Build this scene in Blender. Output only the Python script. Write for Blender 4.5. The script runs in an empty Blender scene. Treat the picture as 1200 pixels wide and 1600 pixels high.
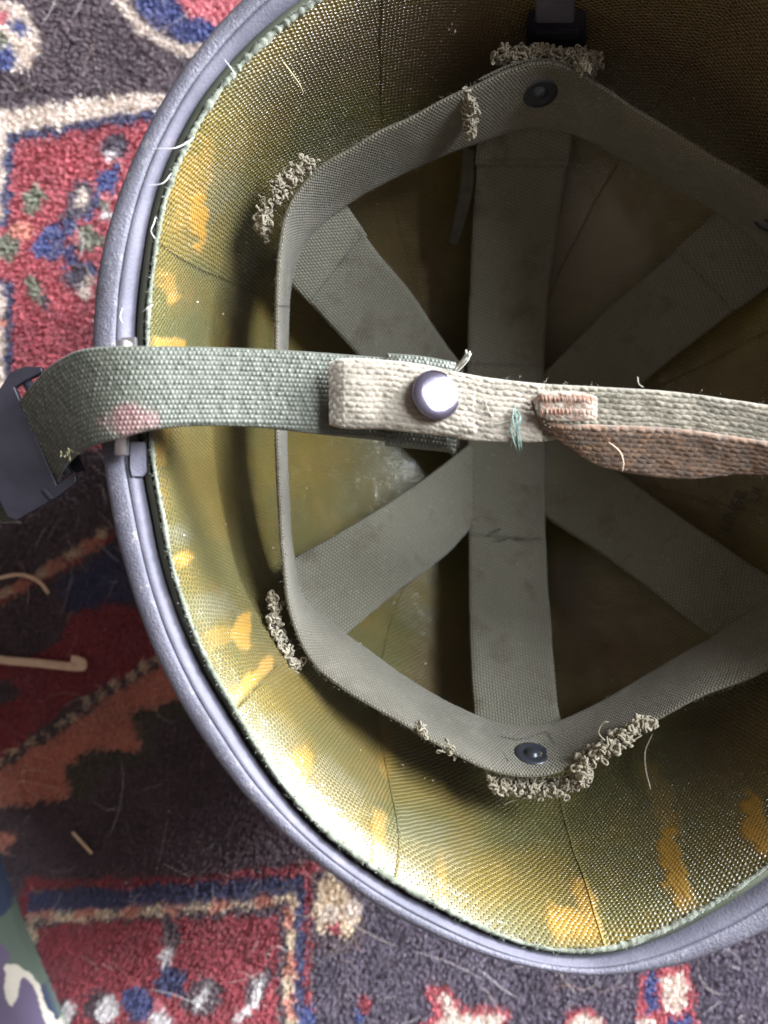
import bpy, bmesh, math, random
import numpy as np
from mathutils import Vector, Matrix

random.seed(7)
rng = np.random.default_rng(7)
scene = bpy.context.scene
COL = scene.collection

# ------------------------------------------------------------------ camera
CAM_Z, FPX = 0.385, 1200.0
cam_data = bpy.data.cameras.new("camera")
cam_data.sensor_fit = 'VERTICAL'
cam_data.sensor_height = 36.0
cam_data.sensor_width = 27.0
cam_data.lens = 36.0 * FPX / 1600.0
cam_data.clip_start = 0.01
cam_data.clip_end = 20
cam_data.dof.use_dof = True
cam_data.dof.focus_distance = 0.245
cam_data.dof.aperture_fstop = 8.0
cam = bpy.data.objects.new("camera", cam_data)
cam.location = (0, 0, CAM_Z)
COL.objects.link(cam)
scene.camera = cam

# ------------------------------------------------------------------ light
world = bpy.data.worlds.new("World")
scene.world = world
world.use_nodes = True
bg = world.node_tree.nodes["Background"]
bg.inputs[0].default_value = (1.0, 0.88, 0.83, 1)
bg.inputs[1].default_value = 0.34

def area_light(name, loc, target, sx, sy, power, color):
    l = bpy.data.lights.new(name, 'AREA')
    l.shape = 'RECTANGLE'
    l.size, l.size_y = sx, sy
    l.energy = power
    l.color = color
    o = bpy.data.objects.new(name, l)
    o.location = loc
    o.rotation_euler = (Vector(target) - Vector(loc)).to_track_quat('-Z', 'Y').to_euler()
    COL.objects.link(o)
    return o
# one tall window up and to the right of the helmet
area_light("window_light", (1.20, 0.70, 1.08), (0.03, 0.03, 0.12), 0.66, 1.00, 108.0, (0.84, 0.92, 1.0))
# added low lamp, no real source: makes the glare on the liner's lower left
area_light("added_glare_light", (1.66, 1.00, 0.50), (0.0, -0.05, 0.17), 0.60, 0.50, 225.0, (0.88, 0.93, 1.0))

vs = scene.view_settings
scene.display_settings.display_device = 'sRGB'
vs.view_transform = 'Standard'
vs.look = 'None'
vs.exposure = 0.0
vs.gamma = 1.0
vs.use_curve_mapping = False

# ------------------------------------------------------------------ helpers
def P(px, py, z):
    s = (CAM_Z - z) / FPX
    return np.array([(px - 600.0) * s, -(py - 800.0) * s, z])

def PP(lst):
    return np.array([P(*p) for p in lst])

def lin(r, g, b):
    out = []
    for c in (r, g, b):
        c /= 255.0
        out.append(c / 12.92 if c <= 0.04045 else ((c + 0.055) / 1.055) ** 2.4)
    return tuple(out)

def hash2(ix, iy, seed=0):
    h = (ix.astype(np.int64) * 374761393 + iy.astype(np.int64) * 668265263 + seed * 1442695041) & 0x7fffffff
    h = ((h ^ (h >> 13)) * 1274126177) & 0x7fffffff
    return ((h ^ (h >> 16)) & 0xffff) / 65535.0

def vnoise(x, y, seed=0):
    x = np.asarray(x, float); y = np.asarray(y, float)
    ix = np.floor(x); iy = np.floor(y)
    fx = x - ix; fy = y - iy
    fx = fx * fx * (3 - 2 * fx); fy = fy * fy * (3 - 2 * fy)
    a = hash2(ix, iy, seed); b = hash2(ix + 1, iy, seed)
    c = hash2(ix, iy + 1, seed); d = hash2(ix + 1, iy + 1, seed)
    return (a * (1 - fx) + b * fx) * (1 - fy) + (c * (1 - fx) + d * fx) * fy

def fnoise(x, y, seed=0, octv=3):
    v = 0; a = 0.5; s = 0
    for o in range(octv):
        v = v + a * vnoise(x * 2 ** o, y * 2 ** o, seed + o * 17); s += a; a *= 0.5
    return v / s

def catmull(pts, n, closed=False):
    pts = np.asarray(pts, float)
    m = len(pts)
    if closed:
        u = np.linspace(0, m, n, endpoint=False)
    else:
        u = np.linspace(0, m - 1, n)
    i = np.floor(u).astype(int)
    if not closed:
        i = np.clip(i, 0, m - 2)
    t = (u - i)[:, None]
    def g(k):
        if closed:
            return pts[k % m]
        kk = np.clip(k, 0, m - 1)
        r = pts[kk]
        lo = (k < 0); hi = (k > m - 1)
        r = np.where(lo[:, None], 2 * pts[0] - pts[1], r)
        r = np.where(hi[:, None], 2 * pts[-1] - pts[-2], r)
        return r
    p0, p1, p2, p3 = g(i - 1), g(i), g(i + 1), g(i + 2)
    return 0.5 * ((2 * p1) + (-p0 + p2) * t + (2 * p0 - 5 * p1 + 4 * p2 - p3) * t ** 2 + (-p0 + 3 * p1 - 3 * p2 + p3) * t ** 3)

def link(name, me, mat=None, parent=None):
    o = bpy.data.objects.new(name, me)
    COL.objects.link(o)
    if mat is not None:
        me.materials.append(mat)
    if parent is not None:
        o.parent = parent
    return o

def mesh_np(name, V, F, mat=None, parent=None, smooth=True, uv=None, colors=None, attrs=None):
    """V (n,3), F (m,k) one face size, uv per vertex, colors per vertex (n,3)"""
    V = np.ascontiguousarray(V, dtype=np.float32)
    F = np.ascontiguousarray(F, dtype=np.int32)
    me = bpy.data.meshes.new(name)
    k = F.shape[1]
    me.vertices.add(len(V)); me.vertices.foreach_set("co", V.ravel())
    me.loops.add(F.size); me.loops.foreach_set("vertex_index", F.ravel())
    me.polygons.add(len(F))
    me.polygons.foreach_set("loop_start", np.arange(0, F.size, k, dtype=np.int32))
    if smooth:
        me.polygons.foreach_set("use_smooth", np.ones(len(F), dtype=bool))
    if uv is not None:
        l = me.uv_layers.new(name="UVMap")
        l.data.foreach_set("uv", np.ascontiguousarray(uv[F.ravel()], dtype=np.float32).ravel())
    if colors is not None:
        a = me.color_attributes.new("dye", 'FLOAT_COLOR', 'POINT')
        c4 = np.ones((len(V), 4), np.float32); c4[:, :3] = colors
        a.data.foreach_set("color", c4.ravel())
    if attrs:
        for nm, arr in attrs.items():
            a = me.attributes.new(nm, 'FLOAT', 'POINT')
            a.data.foreach_set("value", np.ascontiguousarray(arr, dtype=np.float32))
    me.update(calc_edges=True)
    me.validate()
    return link(name, me, mat, parent)

def grid_faces(nu, nv, off=0, flip=False, closed_u=False):
    i = np.arange(nu if closed_u else nu - 1); j = np.arange(nv - 1)
    I, J = np.meshgrid(i, j, indexing='ij')
    I2 = (I + 1) % nu
    a = I * nv + J; b = I2 * nv + J; c = I2 * nv + J + 1; d = I * nv + J + 1
    f = np.stack([a, b, c, d], -1).reshape(-1, 4) + off
    return f[:, ::-1] if flip else f

def ribbon(name, A, B, thick, mat, parent, du=0.0012, nv=14, disp=None, closed=False, up=None, bulge=0.0, edge_pow=6.0,
           wob=0.0, wobseed=1, stain=None):
    """a thick woven strip between two edge curves (closed solid)"""
    A = np.asarray(A, float); B = np.asarray(B, float)
    a0 = catmull(A, 200, closed); L = np.linalg.norm(np.diff(a0, axis=0), axis=1).sum()
    nu = max(6, int(L / du))
    a = catmull(A, nu, closed); b = catmull(B, nu, closed)
    if wob > 0:
        k = np.arange(nu) * L / nu / 0.012
        wa = (vnoise(k, k * 0, wobseed) - 0.5) * wob; wb = (vnoise(k, k * 0, wobseed + 5) - 0.5) * wob
        dirn = (b - a) / np.linalg.norm(b - a, axis=1)[:, None]
        a = a + dirn * wa[:, None]; b = b + dirn * wb[:, None]
    v = np.linspace(0, 1, nv)
    M = a[:, None, :] * (1 - v)[None, :, None] + b[:, None, :] * v[None, :, None]
    if closed:
        Tu = np.roll(M, -1, 0) - np.roll(M, 1, 0)
    else:
        Tu = np.gradient(M, axis=0)
    Tv = np.gradient(M, axis=1)
    N = np.cross(Tu, Tv); N /= np.linalg.norm(N, axis=2)[..., None] + 1e-12
    if up is None:
        if N[..., 2].mean() < 0: N = -N; flip = False
        else: flip = True
    else:
        c = np.asarray(up, float)
        if ((c - M) * N).sum(2).mean() < 0: N = -N; flip = False
        else: flip = True
    w = np.linalg.norm(b - a, axis=1)
    mid = (a + b) / 2
    s = np.concatenate([[0], np.cumsum(np.linalg.norm(np.diff(mid, axis=0), axis=1))])
    S = np.repeat(s[:, None], nv, 1); W = v[None, :] * w[:, None]
    prof = np.sqrt(np.clip(1 - np.abs(2 * v - 1) ** edge_pow, 0.03, 1))
    t = thick * 0.5 * prof[None, :]
    if not closed:   # round the two ends a little
        e = np.minimum(s, s[-1] - s)
        t = t * np.clip(0.35 + e / thick * 0.65, 0.35, 1)[:, None]
    M = M + N * (bulge * (1 - (2 * v - 1) ** 2))[None, :, None]
    D = disp(S, W) if disp is not None else 0.0
    top = M + N * (t + D)[..., None]
    bot = M - N * t[..., None]
    V = np.concatenate([top.reshape(-1, 3), bot.reshape(-1, 3)])
    n1 = nu * nv
    f = [grid_faces(nu, nv, 0, not flip, closed), grid_faces(nu, nv, n1, flip, closed)]
    ii = np.arange(nu if closed else nu - 1); i2 = (ii + 1) % nu
    def side(j, fl):
        q = np.stack([ii * nv + j, i2 * nv + j, n1 + i2 * nv + j, n1 + ii * nv + j], -1)
        return q[:, ::-1] if fl else q
    f.append(side(0, flip)); f.append(side(nv - 1, not flip))
    if not closed:
        jj = np.arange(nv - 1)
        def cap(i, fl):
            q = np.stack([i * nv + jj, i * nv + jj + 1, n1 + i * nv + jj + 1, n1 + i * nv + jj], -1)
            return q[:, ::-1] if fl else q
        f.append(cap(0, not flip)); f.append(cap(nu - 1, flip))
    uv = np.stack([S, W], -1).reshape(-1, 2) * 1000.0
    uv = np.concatenate([uv, uv])
    at = None
    if stain: at = dict(stain=blobs(*to_px(V), stain, 33, 0.9, 0.9))
    return mesh_np(name, V, np.concatenate(f), mat, parent, uv=uv, attrs=at)

def tubes(name, lines, radii, mat, parent=None, sides=5, colors=None, taper=True):
    """several polylines as thin tubes in one mesh; radii one per line"""
    Vs, Fs, Cs = [], [], []
    off = 0
    ang = np.arange(sides) * 2 * math.pi / sides
    for li, ln in enumerate(lines):
        ln = np.asarray(ln, float); n = len(ln)
        T = np.gradient(ln, axis=0); T /= np.linalg.norm(T, axis=1)[:, None] + 1e-12
        ref = np.array([0.31, 0.2, 0.93])
        X = np.cross(T, ref); X /= np.linalg.norm(X, axis=1)[:, None] + 1e-9
        Y = np.cross(T, X)
        r = radii[li] if np.ndim(radii) else radii
        rr = np.full(n, r)
        if taper: rr[0] *= 0.05; rr[-1] *= 0.05
        V = ln[:, None, :] + rr[:, None, None] * (np.cos(ang)[None, :, None] * X[:, None, :] + np.sin(ang)[None, :, None] * Y[:, None, :])
        i = np.arange(n - 1); j = np.arange(sides)
        I, J = np.meshgrid(i, j, indexing='ij'); J2 = (J + 1) % sides
        F = np.stack([I * sides + J, I * sides + J2, (I + 1) * sides + J2, (I + 1) * sides + J], -1).reshape(-1, 4) + off
        Vs.append(V.reshape(-1, 3)); Fs.append(F); off += n * sides
        if colors is not None: Cs.append(np.repeat([colors[li]], n * sides, 0))
    return mesh_np(name, np.concatenate(Vs), np.concatenate(Fs), mat, parent,
                   colors=np.concatenate(Cs) if colors is not None else None)

def prism(name, polys, mat, parent, bevel=0.0004, seg=2):
    """polys: list of (list of 3D top points, thickness)"""
    bm = bmesh.new()
    for pts, th in polys:
        vs_ = [bm.verts.new(p) for p in pts]
        f = bm.faces.new(vs_)
        f.normal_update()
        if f.normal.z < 0: f.normal_flip()
        r = bmesh.ops.extrude_face_region(bm, geom=[f])
        vv = [e for e in r['geom'] if isinstance(e, bmesh.types.BMVert)]
        bmesh.ops.translate(bm, verts=vv, vec=(0, 0, -th))
    bmesh.ops.recalc_face_normals(bm, faces=bm.faces)
    if bevel > 0:
        es = [e for e in bm.edges if len(e.link_faces) == 2 and e.calc_face_angle(0) > 0.5]
        bmesh.ops.bevel(bm, geom=es, offset=bevel, segments=seg, profile=0.6, affect='EDGES', clamp_overlap=True)
    me = bpy.data.meshes.new(name); bm.to_mesh(me); bm.free()
    return link(name, me, mat, parent)

def lathe(name, prof, center, normal, mat, parent, n=40):
    """prof list of (r,h) from outside to axis, around normal"""
    q = Vector(normal).to_track_quat('Z', 'Y').to_matrix()
    V, F = [], []
    m = len(prof)
    for i in range(n):
        a = 2 * math.pi * i / n
        for r, h in prof:
            V.append(Vector(center) + q @ Vector((r * math.cos(a), r * math.sin(a), h)))
    for i in range(n):
        for j in range(m - 1):
            F.append((i * m + j, ((i + 1) % n) * m + j, ((i + 1) % n) * m + j + 1, i * m + j + 1))
    return mesh_np(name, np.array([tuple(v) for v in V]), np.array(F), mat, parent)

def empty(name, loc, label, cat, group=None):
    o = bpy.data.objects.new(name, None)
    o.empty_display_size = 0.02
    COL.objects.link(o)
    o["label"] = label; o["category"] = cat
    if group: o["group"] = group
    return o   # origin left at the world origin so that parts keep world coordinates

def tag(o, label, cat, group=None):
    o["label"] = label; o["category"] = cat
    if group: o["group"] = group

# ------------------------------------------------------------------ materials
class NT:
    def __init__(s, name):
        s.m = bpy.data.materials.new(name); s.m.use_nodes = True
        s.t = s.m.node_tree; s.n = s.t.nodes
        s.b = s.n["Principled BSDF"]
    def add(s, kind, **kw):
        n = s.n.new(kind)
        for k, v in kw.items():
            if k.startswith("i_"): n.inputs[k[2:].replace("_", " ")].default_value = v
            else: setattr(n, k, v)
        return n
    def l(s, a, b): s.t.links.new(a, b)
    def math(s, op, a, b=None, c=None):
        n = s.n.new("ShaderNodeMath"); n.operation = op
        for i, x in enumerate((a, b, c)):
            if x is None: continue
            if isinstance(x, (int, float)): n.inputs[i].default_value = x
            else: s.l(x, n.inputs[i])
        return n.outputs[0]
    def mix(s, f, a, b, mode='MIX'):
        n = s.n.new("ShaderNodeMix"); n.data_type = 'RGBA'; n.blend_type = mode
        for sock, x in ((n.inputs[0], f), (n.inputs[6], a), (n.inputs[7], b)):
            if isinstance(x, (int, float)): sock.default_value = x
            elif isinstance(x, tuple): sock.default_value = (*x[:3], 1)
            else: s.l(x, sock)
        return n.outputs[2]
    def noise(s, scale, detail=3.0, rough=0.55, vec=None):
        n = s.add("ShaderNodeTexNoise"); n.inputs["Scale"].default_value = scale
        n.inputs["Detail"].default_value = detail; n.inputs["Roughness"].default_value = rough
        if vec is None:
            if not hasattr(s, "tc"): s.tc = s.add("ShaderNodeTexCoord")
            vec = s.tc.outputs["Object"]
        s.l(vec, n.inputs["Vector"])
        return n.outputs["Fac"]
    def ramp(s, f, lo, hi):
        n = s.add("ShaderNodeMapRange"); n.interpolation_type = 'SMOOTHSTEP'
        s.l(f, n.inputs[0]); n.inputs[1].default_value = lo; n.inputs[2].default_value = hi
        return n.outputs[0]
    def uv(s):
        if not hasattr(s, "_uv"):
            u = s.add("ShaderNodeUVMap"); u.uv_map = "UVMap"; s._uv = u.outputs[0]
        return s._uv
    def attr(s, name):
        a = s.add("ShaderNodeAttribute"); a.attribute_name = name
        return a
    def lattice(s, cu, cv, jitter=0.25, shear=0.0, ex=1.0):
        """staggered cells in UV millimetres, returns the distance to the cell centre (0 centre .. 0.7 corner)"""
        sep = s.add("ShaderNodeSeparateXYZ"); s.l(s.uv(), sep.inputs[0])
        nz = s.noise(0.35, 2, 0.5, s.uv()); nz2 = s.noise(0.29, 2, 0.5, s.uv())
        u = s.math('ADD', sep.outputs[0], s.math('MULTIPLY', s.math('SUBTRACT', nz, 0.5), jitter * 4))
        v = s.math('ADD', sep.outputs[1], s.math('MULTIPLY', s.math('SUBTRACT', nz2, 0.5), jitter * 4))
        u = s.math('ADD', u, s.math('MULTIPLY', v, shear))
        v = s.math('DIVIDE', v, cv); u = s.math('DIVIDE', u, cu)
        row = s.math('FLOOR', v)
        par = s.math('MULTIPLY', s.math('FRACT', s.math('MULTIPLY', row, 0.5)), 1.0)
        u = s.math('ADD', u, par)
        fu = s.math('SUBTRACT', s.math('FRACT', u), 0.5); fv = s.math('SUBTRACT', s.math('FRACT', v), 0.5)
        d2 = s.math('ADD', s.math('MULTIPLY', s.math('MULTIPLY', fu, fu), ex), s.math('MULTIPLY', fv, fv))
        return s.math('SQRT', d2)
    def bump(s, h, strength, dist, prev=None):
        n = s.add("ShaderNodeBump"); n.inputs["Strength"].default_value = strength
        n.inputs["Distance"].default_value = dist; s.l(h, n.inputs["Height"])
        if prev is not None: s.l(prev, n.inputs["Normal"])
        return n.outputs[0]
    def fin(s, color=None, rough=None, normal=None, **kw):
        for name, x in (("Base Color", color), ("Roughness", rough), ("Normal", normal)):
            if x is None: continue
            k = s.b.inputs[name]
            if isinstance(x, (int, float)): k.default_value = x
            elif isinstance(x, tuple): k.default_value = (*x[:3], 1)
            else: s.l(x, k)
        for k, v in kw.items():
            s.b.inputs[k.replace("_", " ")].default_value = v
        return s.m

def mat_rug(name="rug_wool", translucent=0.38):
    t = NT(name); a = t.attr("dye")
    n = t.noise(900, 2); n2 = t.noise(60, 3)
    c = t.mix(t.math('MULTIPLY', n, 0.18), a.outputs["Color"], (0.02, 0.015, 0.02))
    c = t.mix(t.math('MULTIPLY', t.ramp(n2, 0.45, 0.8), 0.25), c, (0.30, 0.22, 0.22))
    tr = t.add("ShaderNodeBsdfTranslucent"); t.l(c, tr.inputs[0])
    mx = t.add("ShaderNodeMixShader"); mx.inputs[0].default_value = translucent
    t.l(t.b.outputs[0], mx.inputs[1]); t.l(tr.outputs[0], mx.inputs[2])
    t.l(mx.outputs[0], t.n["Material Output"].inputs[0])
    return t.fin(c, 0.85, Sheen_Weight=0.45, Sheen_Roughness=0.5, Sheen_Tint=(0.95, 0.9, 1.0, 1), Specular_IOR_Level=0.2)

def mat_steel(name, textured):
    t = NT(name)
    n1 = t.noise(1300, 4, 0.65); n2 = t.noise(2600, 2, 0.5); n3 = t.noise(45, 4, 0.6)
    base = t.mix(t.ramp(n3, 0.35, 0.7), (0.080, 0.075, 0.096), (0.118, 0.110, 0.138))
    vor = t.add("ShaderNodeTexVoronoi"); vor.inputs["Scale"].default_value = 620
    if not hasattr(t, "tc"): t.tc = t.add("ShaderNodeTexCoord")
    t.l(t.tc.outputs["Object"], vor.inputs["Vector"])
    grit = t.ramp(vor.outputs["Distance"], 0.42, 0.12)
    if textured:
        h = t.math('ADD', t.math('MULTIPLY', grit, t.math('MULTIPLY', t.ramp(n3, 0.5, 0.65), 0.35)), n1)
        nb = t.bump(h, 0.8, 0.0005)
        nb = t.bump(n2, 0.25, 0.0002, nb)
        worn = t.ramp(t.noise(300, 8, 0.78), 0.56, 0.63)
        c = t.mix(t.math('MULTIPLY', worn, 0.55), base, (0.24, 0.22, 0.225))
        c = t.mix(t.math('MULTIPLY', t.ramp(t.noise(55, 7, 0.75), 0.57, 0.66), 0.6), c, (0.045, 0.040, 0.042))
        c = t.mix(t.math('MULTIPLY', t.ramp(n1, 0.35, 0.2), 0.2), c, (0.05, 0.045, 0.055))
        return t.fin(c, t.math('ADD', 0.45, t.math('MULTIPLY', n1, 0.25)), nb, Specular_IOR_Level=0.45)
    nb = t.bump(n1, 0.5, 0.0004)
    rust = t.ramp(t.noise(90, 5, 0.7), 0.58, 0.75)
    c = t.mix(t.math('MULTIPLY', rust, 0.35), base, (0.26, 0.19, 0.17))
    return t.fin(c, t.math('ADD', 0.46, t.math('MULTIPLY', n3, 0.25)), nb, Specular_IOR_Level=0.25)

def mat_liner():
    t = NT("resin_cloth")
    d = t.lattice(1.62, 1.22, 0.30, 0.10, 1.25)
    hole = t.ramp(d, 0.50, 0.26)
    big = t.noise(22, 4, 0.55); mid = t.noise(75, 4, 0.6); fine = t.noise(420, 3, 0.6)
    gold = t.mix(t.ramp(big, 0.38, 0.62), (0.190, 0.132, 0.028), (0.132, 0.110, 0.034))
    gold = t.mix(t.math('MULTIPLY', t.ramp(mid, 0.55, 0.72), 0.55), gold, (0.20, 0.125, 0.035))
    g = t.attr("green_dye"); gold = t.mix(g.outputs["Fac"], gold, (0.11, 0.105, 0.036))
    b = t.attr("painted_shade"); gold = t.mix(b.outputs["Fac"], gold, (0.14, 0.085, 0.045))  # brown shade of the bowl's inside, mixed into the cloth colour
    pale = t.attr("painted_sheen"); gold = t.mix(pale.outputs["Fac"], gold, (0.26, 0.26, 0.21))  # whitish gloss, mixed into the cloth colour
    r = t.attr("resin")
    dark = t.mix(0.85, gold, (0.040, 0.038, 0.012))
    clog = t.math('MULTIPLY', t.ramp(t.noise(130, 4, 0.65), 0.46, 0.72), 0.32)
    fill = t.math('MULTIPLY', t.math('SUBTRACT', 1.0, t.math('MULTIPLY', r.outputs["Fac"], 0.85)), t.math('SUBTRACT', 1.0, clog))
    c = t.mix(t.math('MULTIPLY', t.math('MULTIPLY', hole, fill), 0.85), gold, dark)
    c = t.mix(t.math('MULTIPLY', r.outputs["Fac"], 0.85), c, (0.36, 0.185, 0.028))
    c = t.mix(t.math('MULTIPLY', t.ramp(fine, 0.62, 0.8), 0.3), c, (0.30, 0.27, 0.17))
    h = t.math('MULTIPLY', t.math('SUBTRACT', 1.0, hole), fill)
    nb = t.bump(h, 1.0, 0.0006)
    nb = t.bump(mid, 0.15, 0.0006, nb)
    ro = t.math('ADD', 0.30, t.math('MULTIPLY', big, 0.2))
    t.l(nb, t.b.inputs['Coat Normal'])
    return t.fin(c, ro, nb, Specular_IOR_Level=0.5, Coat_Weight=1.0, Coat_Roughness=0.24)

def mat_web(name, c1, c2, cu, cv, ex=1.0, shear=0.0, bs=0.6, bd=0.0003, stain=None, sheen=0.15, rough=0.85, spec=0.25, darkgap=0.5):
    t = NT(name)
    d = t.lattice(cu, cv, 0.15, shear, ex)
    dome = t.ramp(d, 0.52, 0.1)
    n1 = t.noise(30, 4, 0.6); n2 = t.noise(700, 3, 0.6)
    c = t.mix(t.ramp(n1, 0.3, 0.7), c1, c2)
    if stain is not None:
        sc, sl, sh, col = stain
        c = t.mix(t.ramp(t.noise(sc, 5, 0.65), sl, sh), c, col)
    gap = t.math('MULTIPLY', t.math('SUBTRACT', 1.0, dome), darkgap)
    c = t.mix(gap, c, t.mix(0.75, c, (0.01, 0.01, 0.008)))
    c = t.mix(t.math('MULTIPLY', t.ramp(n2, 0.6, 0.8), 0.3), c, (0.45, 0.43, 0.38))
    nb = t.bump(dome, bs, bd)
    nb = t.bump(n2, 0.3, 0.00025, nb)
    return t.fin(c, rough, nb, Sheen_Weight=sheen, Specular_IOR_Level=spec)

def mat_plain(name, c1, c2=None, scale=60, rough=0.6, metallic=0.0, bump=0.15, bd=0.0003, spec=0.5, sheen=0.0, bscale=None, aniso=None):
    t = NT(name)
    n = t.noise(scale, 4, 0.6)
    c = t.mix(t.ramp(n, 0.3, 0.7), c1, c2 or c1)
    nb = t.bump(t.noise(bscale or scale * 6, 3, 0.6), bump, bd)
    return t.fin(c, t.math('ADD', rough - 0.06, t.math('MULTIPLY', n, 0.12)), nb, Metallic=metallic, Specular_IOR_Level=spec, Sheen_Weight=sheen)

def mat_dye(name, rough=0.8, sheen=0.2, bscale=900, b=0.3, spec=0.2):
    t = NT(name); a = t.attr("dye")
    n = t.noise(bscale, 2)
    c = t.mix(t.math('MULTIPLY', n, 0.25), a.outputs["Color"], (0.05, 0.05, 0.05))
    return t.fin(c, rough, t.bump(n, b, 0.0002), Sheen_Weight=sheen, Specular_IOR_Level=spec)

M_RUG = mat_rug()
M_RUGBASE = mat_rug("rug_foundation", 0.0)
M_RIM = mat_steel("cork_textured_paint", True)
M_STEEL = mat_steel("painted_steel", False)
M_LINER = mat_liner()
M_SHELL = mat_plain("liner_outer_paint", (0.07, 0.08, 0.05), (0.10, 0.105, 0.07), 40, 0.6)
M_EDGE = mat_plain("frayed_cloth_edge", (0.085, 0.092, 0.06), (0.17, 0.178, 0.135), 160, 0.9, sheen=0.3, bump=0.5, bd=0.0006)
M_CROWN = mat_web("olive_crown_webbing", (0.160, 0.146, 0.104), (0.205, 0.186, 0.138), 1.45, 1.10, 1.0, 0.25, 0.9, 0.0005, stain=(60, 0.48, 0.72, (0.125, 0.105, 0.072)), darkgap=0.7)
M_BAND = mat_web("olive_head_band_webbing", (0.145, 0.126, 0.088), (0.205, 0.180, 0.130), 1.2, 1.0, 1.0, 0.0, 0.9, 0.0005, stain=(70, 0.50, 0.75, (0.23, 0.195, 0.15)), darkgap=0.65)
def mat_nylon():
    t = NT("green_nylon_weave")
    n = t.noise(260, 4, 0.6)
    c = t.mix(t.ramp(n, 0.3, 0.7), (0.056, 0.059, 0.043), (0.078, 0.081, 0.061))
    st = t.attr("stain"); c = t.mix(t.math('MULTIPLY', st.outputs["Fac"], 0.8), c, (0.17, 0.085, 0.08))
    return t.fin(c, 0.5, t.bump(t.noise(1600, 3, 0.6), 0.3, 0.0002), Specular_IOR_Level=0.45, Sheen_Weight=0.1)
M_NYLON = mat_nylon()
M_COTTON = mat_plain("pale_cotton_webbing", (0.275, 0.236, 0.190), (0.20, 0.172, 0.134), 160, 0.9, bump=0.5, bd=0.0003, spec=0.15, sheen=0.3, bscale=1100)
M_GREENCOT = mat_plain("grey_green_cotton_webbing", (0.205, 0.175, 0.132), (0.140, 0.124, 0.093), 150, 0.9, bump=0.5, bd=0.0003, spec=0.15, sheen=0.3, bscale=1100)
M_BROWN = mat_plain("rust_stained_webbing", (0.175, 0.100, 0.060), (0.105, 0.074, 0.055), 320, 0.9, bump=0.5, bd=0.0003, spec=0.15, sheen=0.3, bscale=1100)
M_TABB = mat_plain("rust_edged_webbing", (0.26, 0.23, 0.185), (0.22, 0.125, 0.085), 300, 0.9, bump=0.5, bd=0.0003, spec=0.15, sheen=0.3, bscale=1100)
M_TERRY = mat_plain("crumbling_terry_yarn", (0.21, 0.178, 0.125), (0.33, 0.285, 0.21), 240, 0.92, bump=0.5, bd=0.0003, spec=0.1, sheen=0.3, bscale=1500)
M_TAIL = mat_plain("dark_tape", (0.045, 0.040, 0.032), (0.065, 0.058, 0.045), 200, 0.9, spec=0.1)
M_BLACK = mat_plain("black_enamelled_metal", (0.016, 0.015, 0.022), (0.026, 0.024, 0.033), 70, 0.46, bump=0.08, spec=0.4)
M_WASH = mat_plain("blackened_washer", (0.030, 0.032, 0.040), (0.050, 0.052, 0.062), 90, 0.36, metallic=0.4, bump=0.1)
M_RIVET = mat_plain("gunmetal_rivet", (0.21, 0.19, 0.25), (0.14, 0.12, 0.165), 190, 0.17, metallic=0.9, bump=0.08)
M_BARE = mat_plain("bare_steel", (0.52, 0.51, 0.52), (0.36, 0.33, 0.33), 120, 0.30, metallic=0.9, bump=0.1)
M_HAIR = mat_dye("loose_hair", 0.5, 0.2, 900, 0.0, 0.4)
M_THREAD = mat_dye("loose_thread", 0.9, 0.3)
M_INK = mat_plain("black_stamp_ink", (0.025, 0.022, 0.022), (0.06, 0.045, 0.035), 500, 0.7, bump=0.1)
M_CAMO = mat_dye("printed_camouflage_cotton", 0.85, 0.2, 1300, 0.35)
M_STRAW = mat_plain("dry_straw", (0.62, 0.44, 0.30), (0.50, 0.33, 0.22), 200, 0.7, bump=0.3)

# ------------------------------------------------------------------ rug
RUG_TOP = 0.006
C = dict(red=lin(158, 58, 66), crimson=lin(142, 40, 50), brown=lin(84, 68, 72), cream=lin(208, 166, 152), blue=lin(58, 72, 124),
         salmon=lin(196, 116, 90), green=lin(104, 108, 84), navy=lin(58, 63, 100), purple=lin(80, 70, 84), white=lin(205, 182, 172),
         tan=lin(204, 160, 130), dkgreen=lin(80, 76, 58), pink=lin(196, 98, 104), dark=lin(84, 66, 72))
PAL = list(C.keys()); PALV = np.clip(np.array([C[k] for k in PAL]) * 1.95 + 0.022, 0, 0.86)
PALV = PALV * 0.72 + (PALV @ np.array([0.3, 0.55, 0.15]))[:, None] * np.array([1.08, 0.94, 0.98]) * 0.28

SHAPES = []
def poly(c, *pts): SHAPES.append(('p', c, np.array(pts, float)))
def blob(c, x, y, rx, ry, rot=0.0): SHAPES.append(('b', c, (x, y, rx, ry, rot)))
def line(c, w, *pts): SHAPES.append(('l', c, (np.array(pts, float), w, 0, None)))
def dash(c, w, per, *pts, duty=0.5): SHAPES.append(('l', c, (np.array(pts, float), w, per, duty)))

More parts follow.
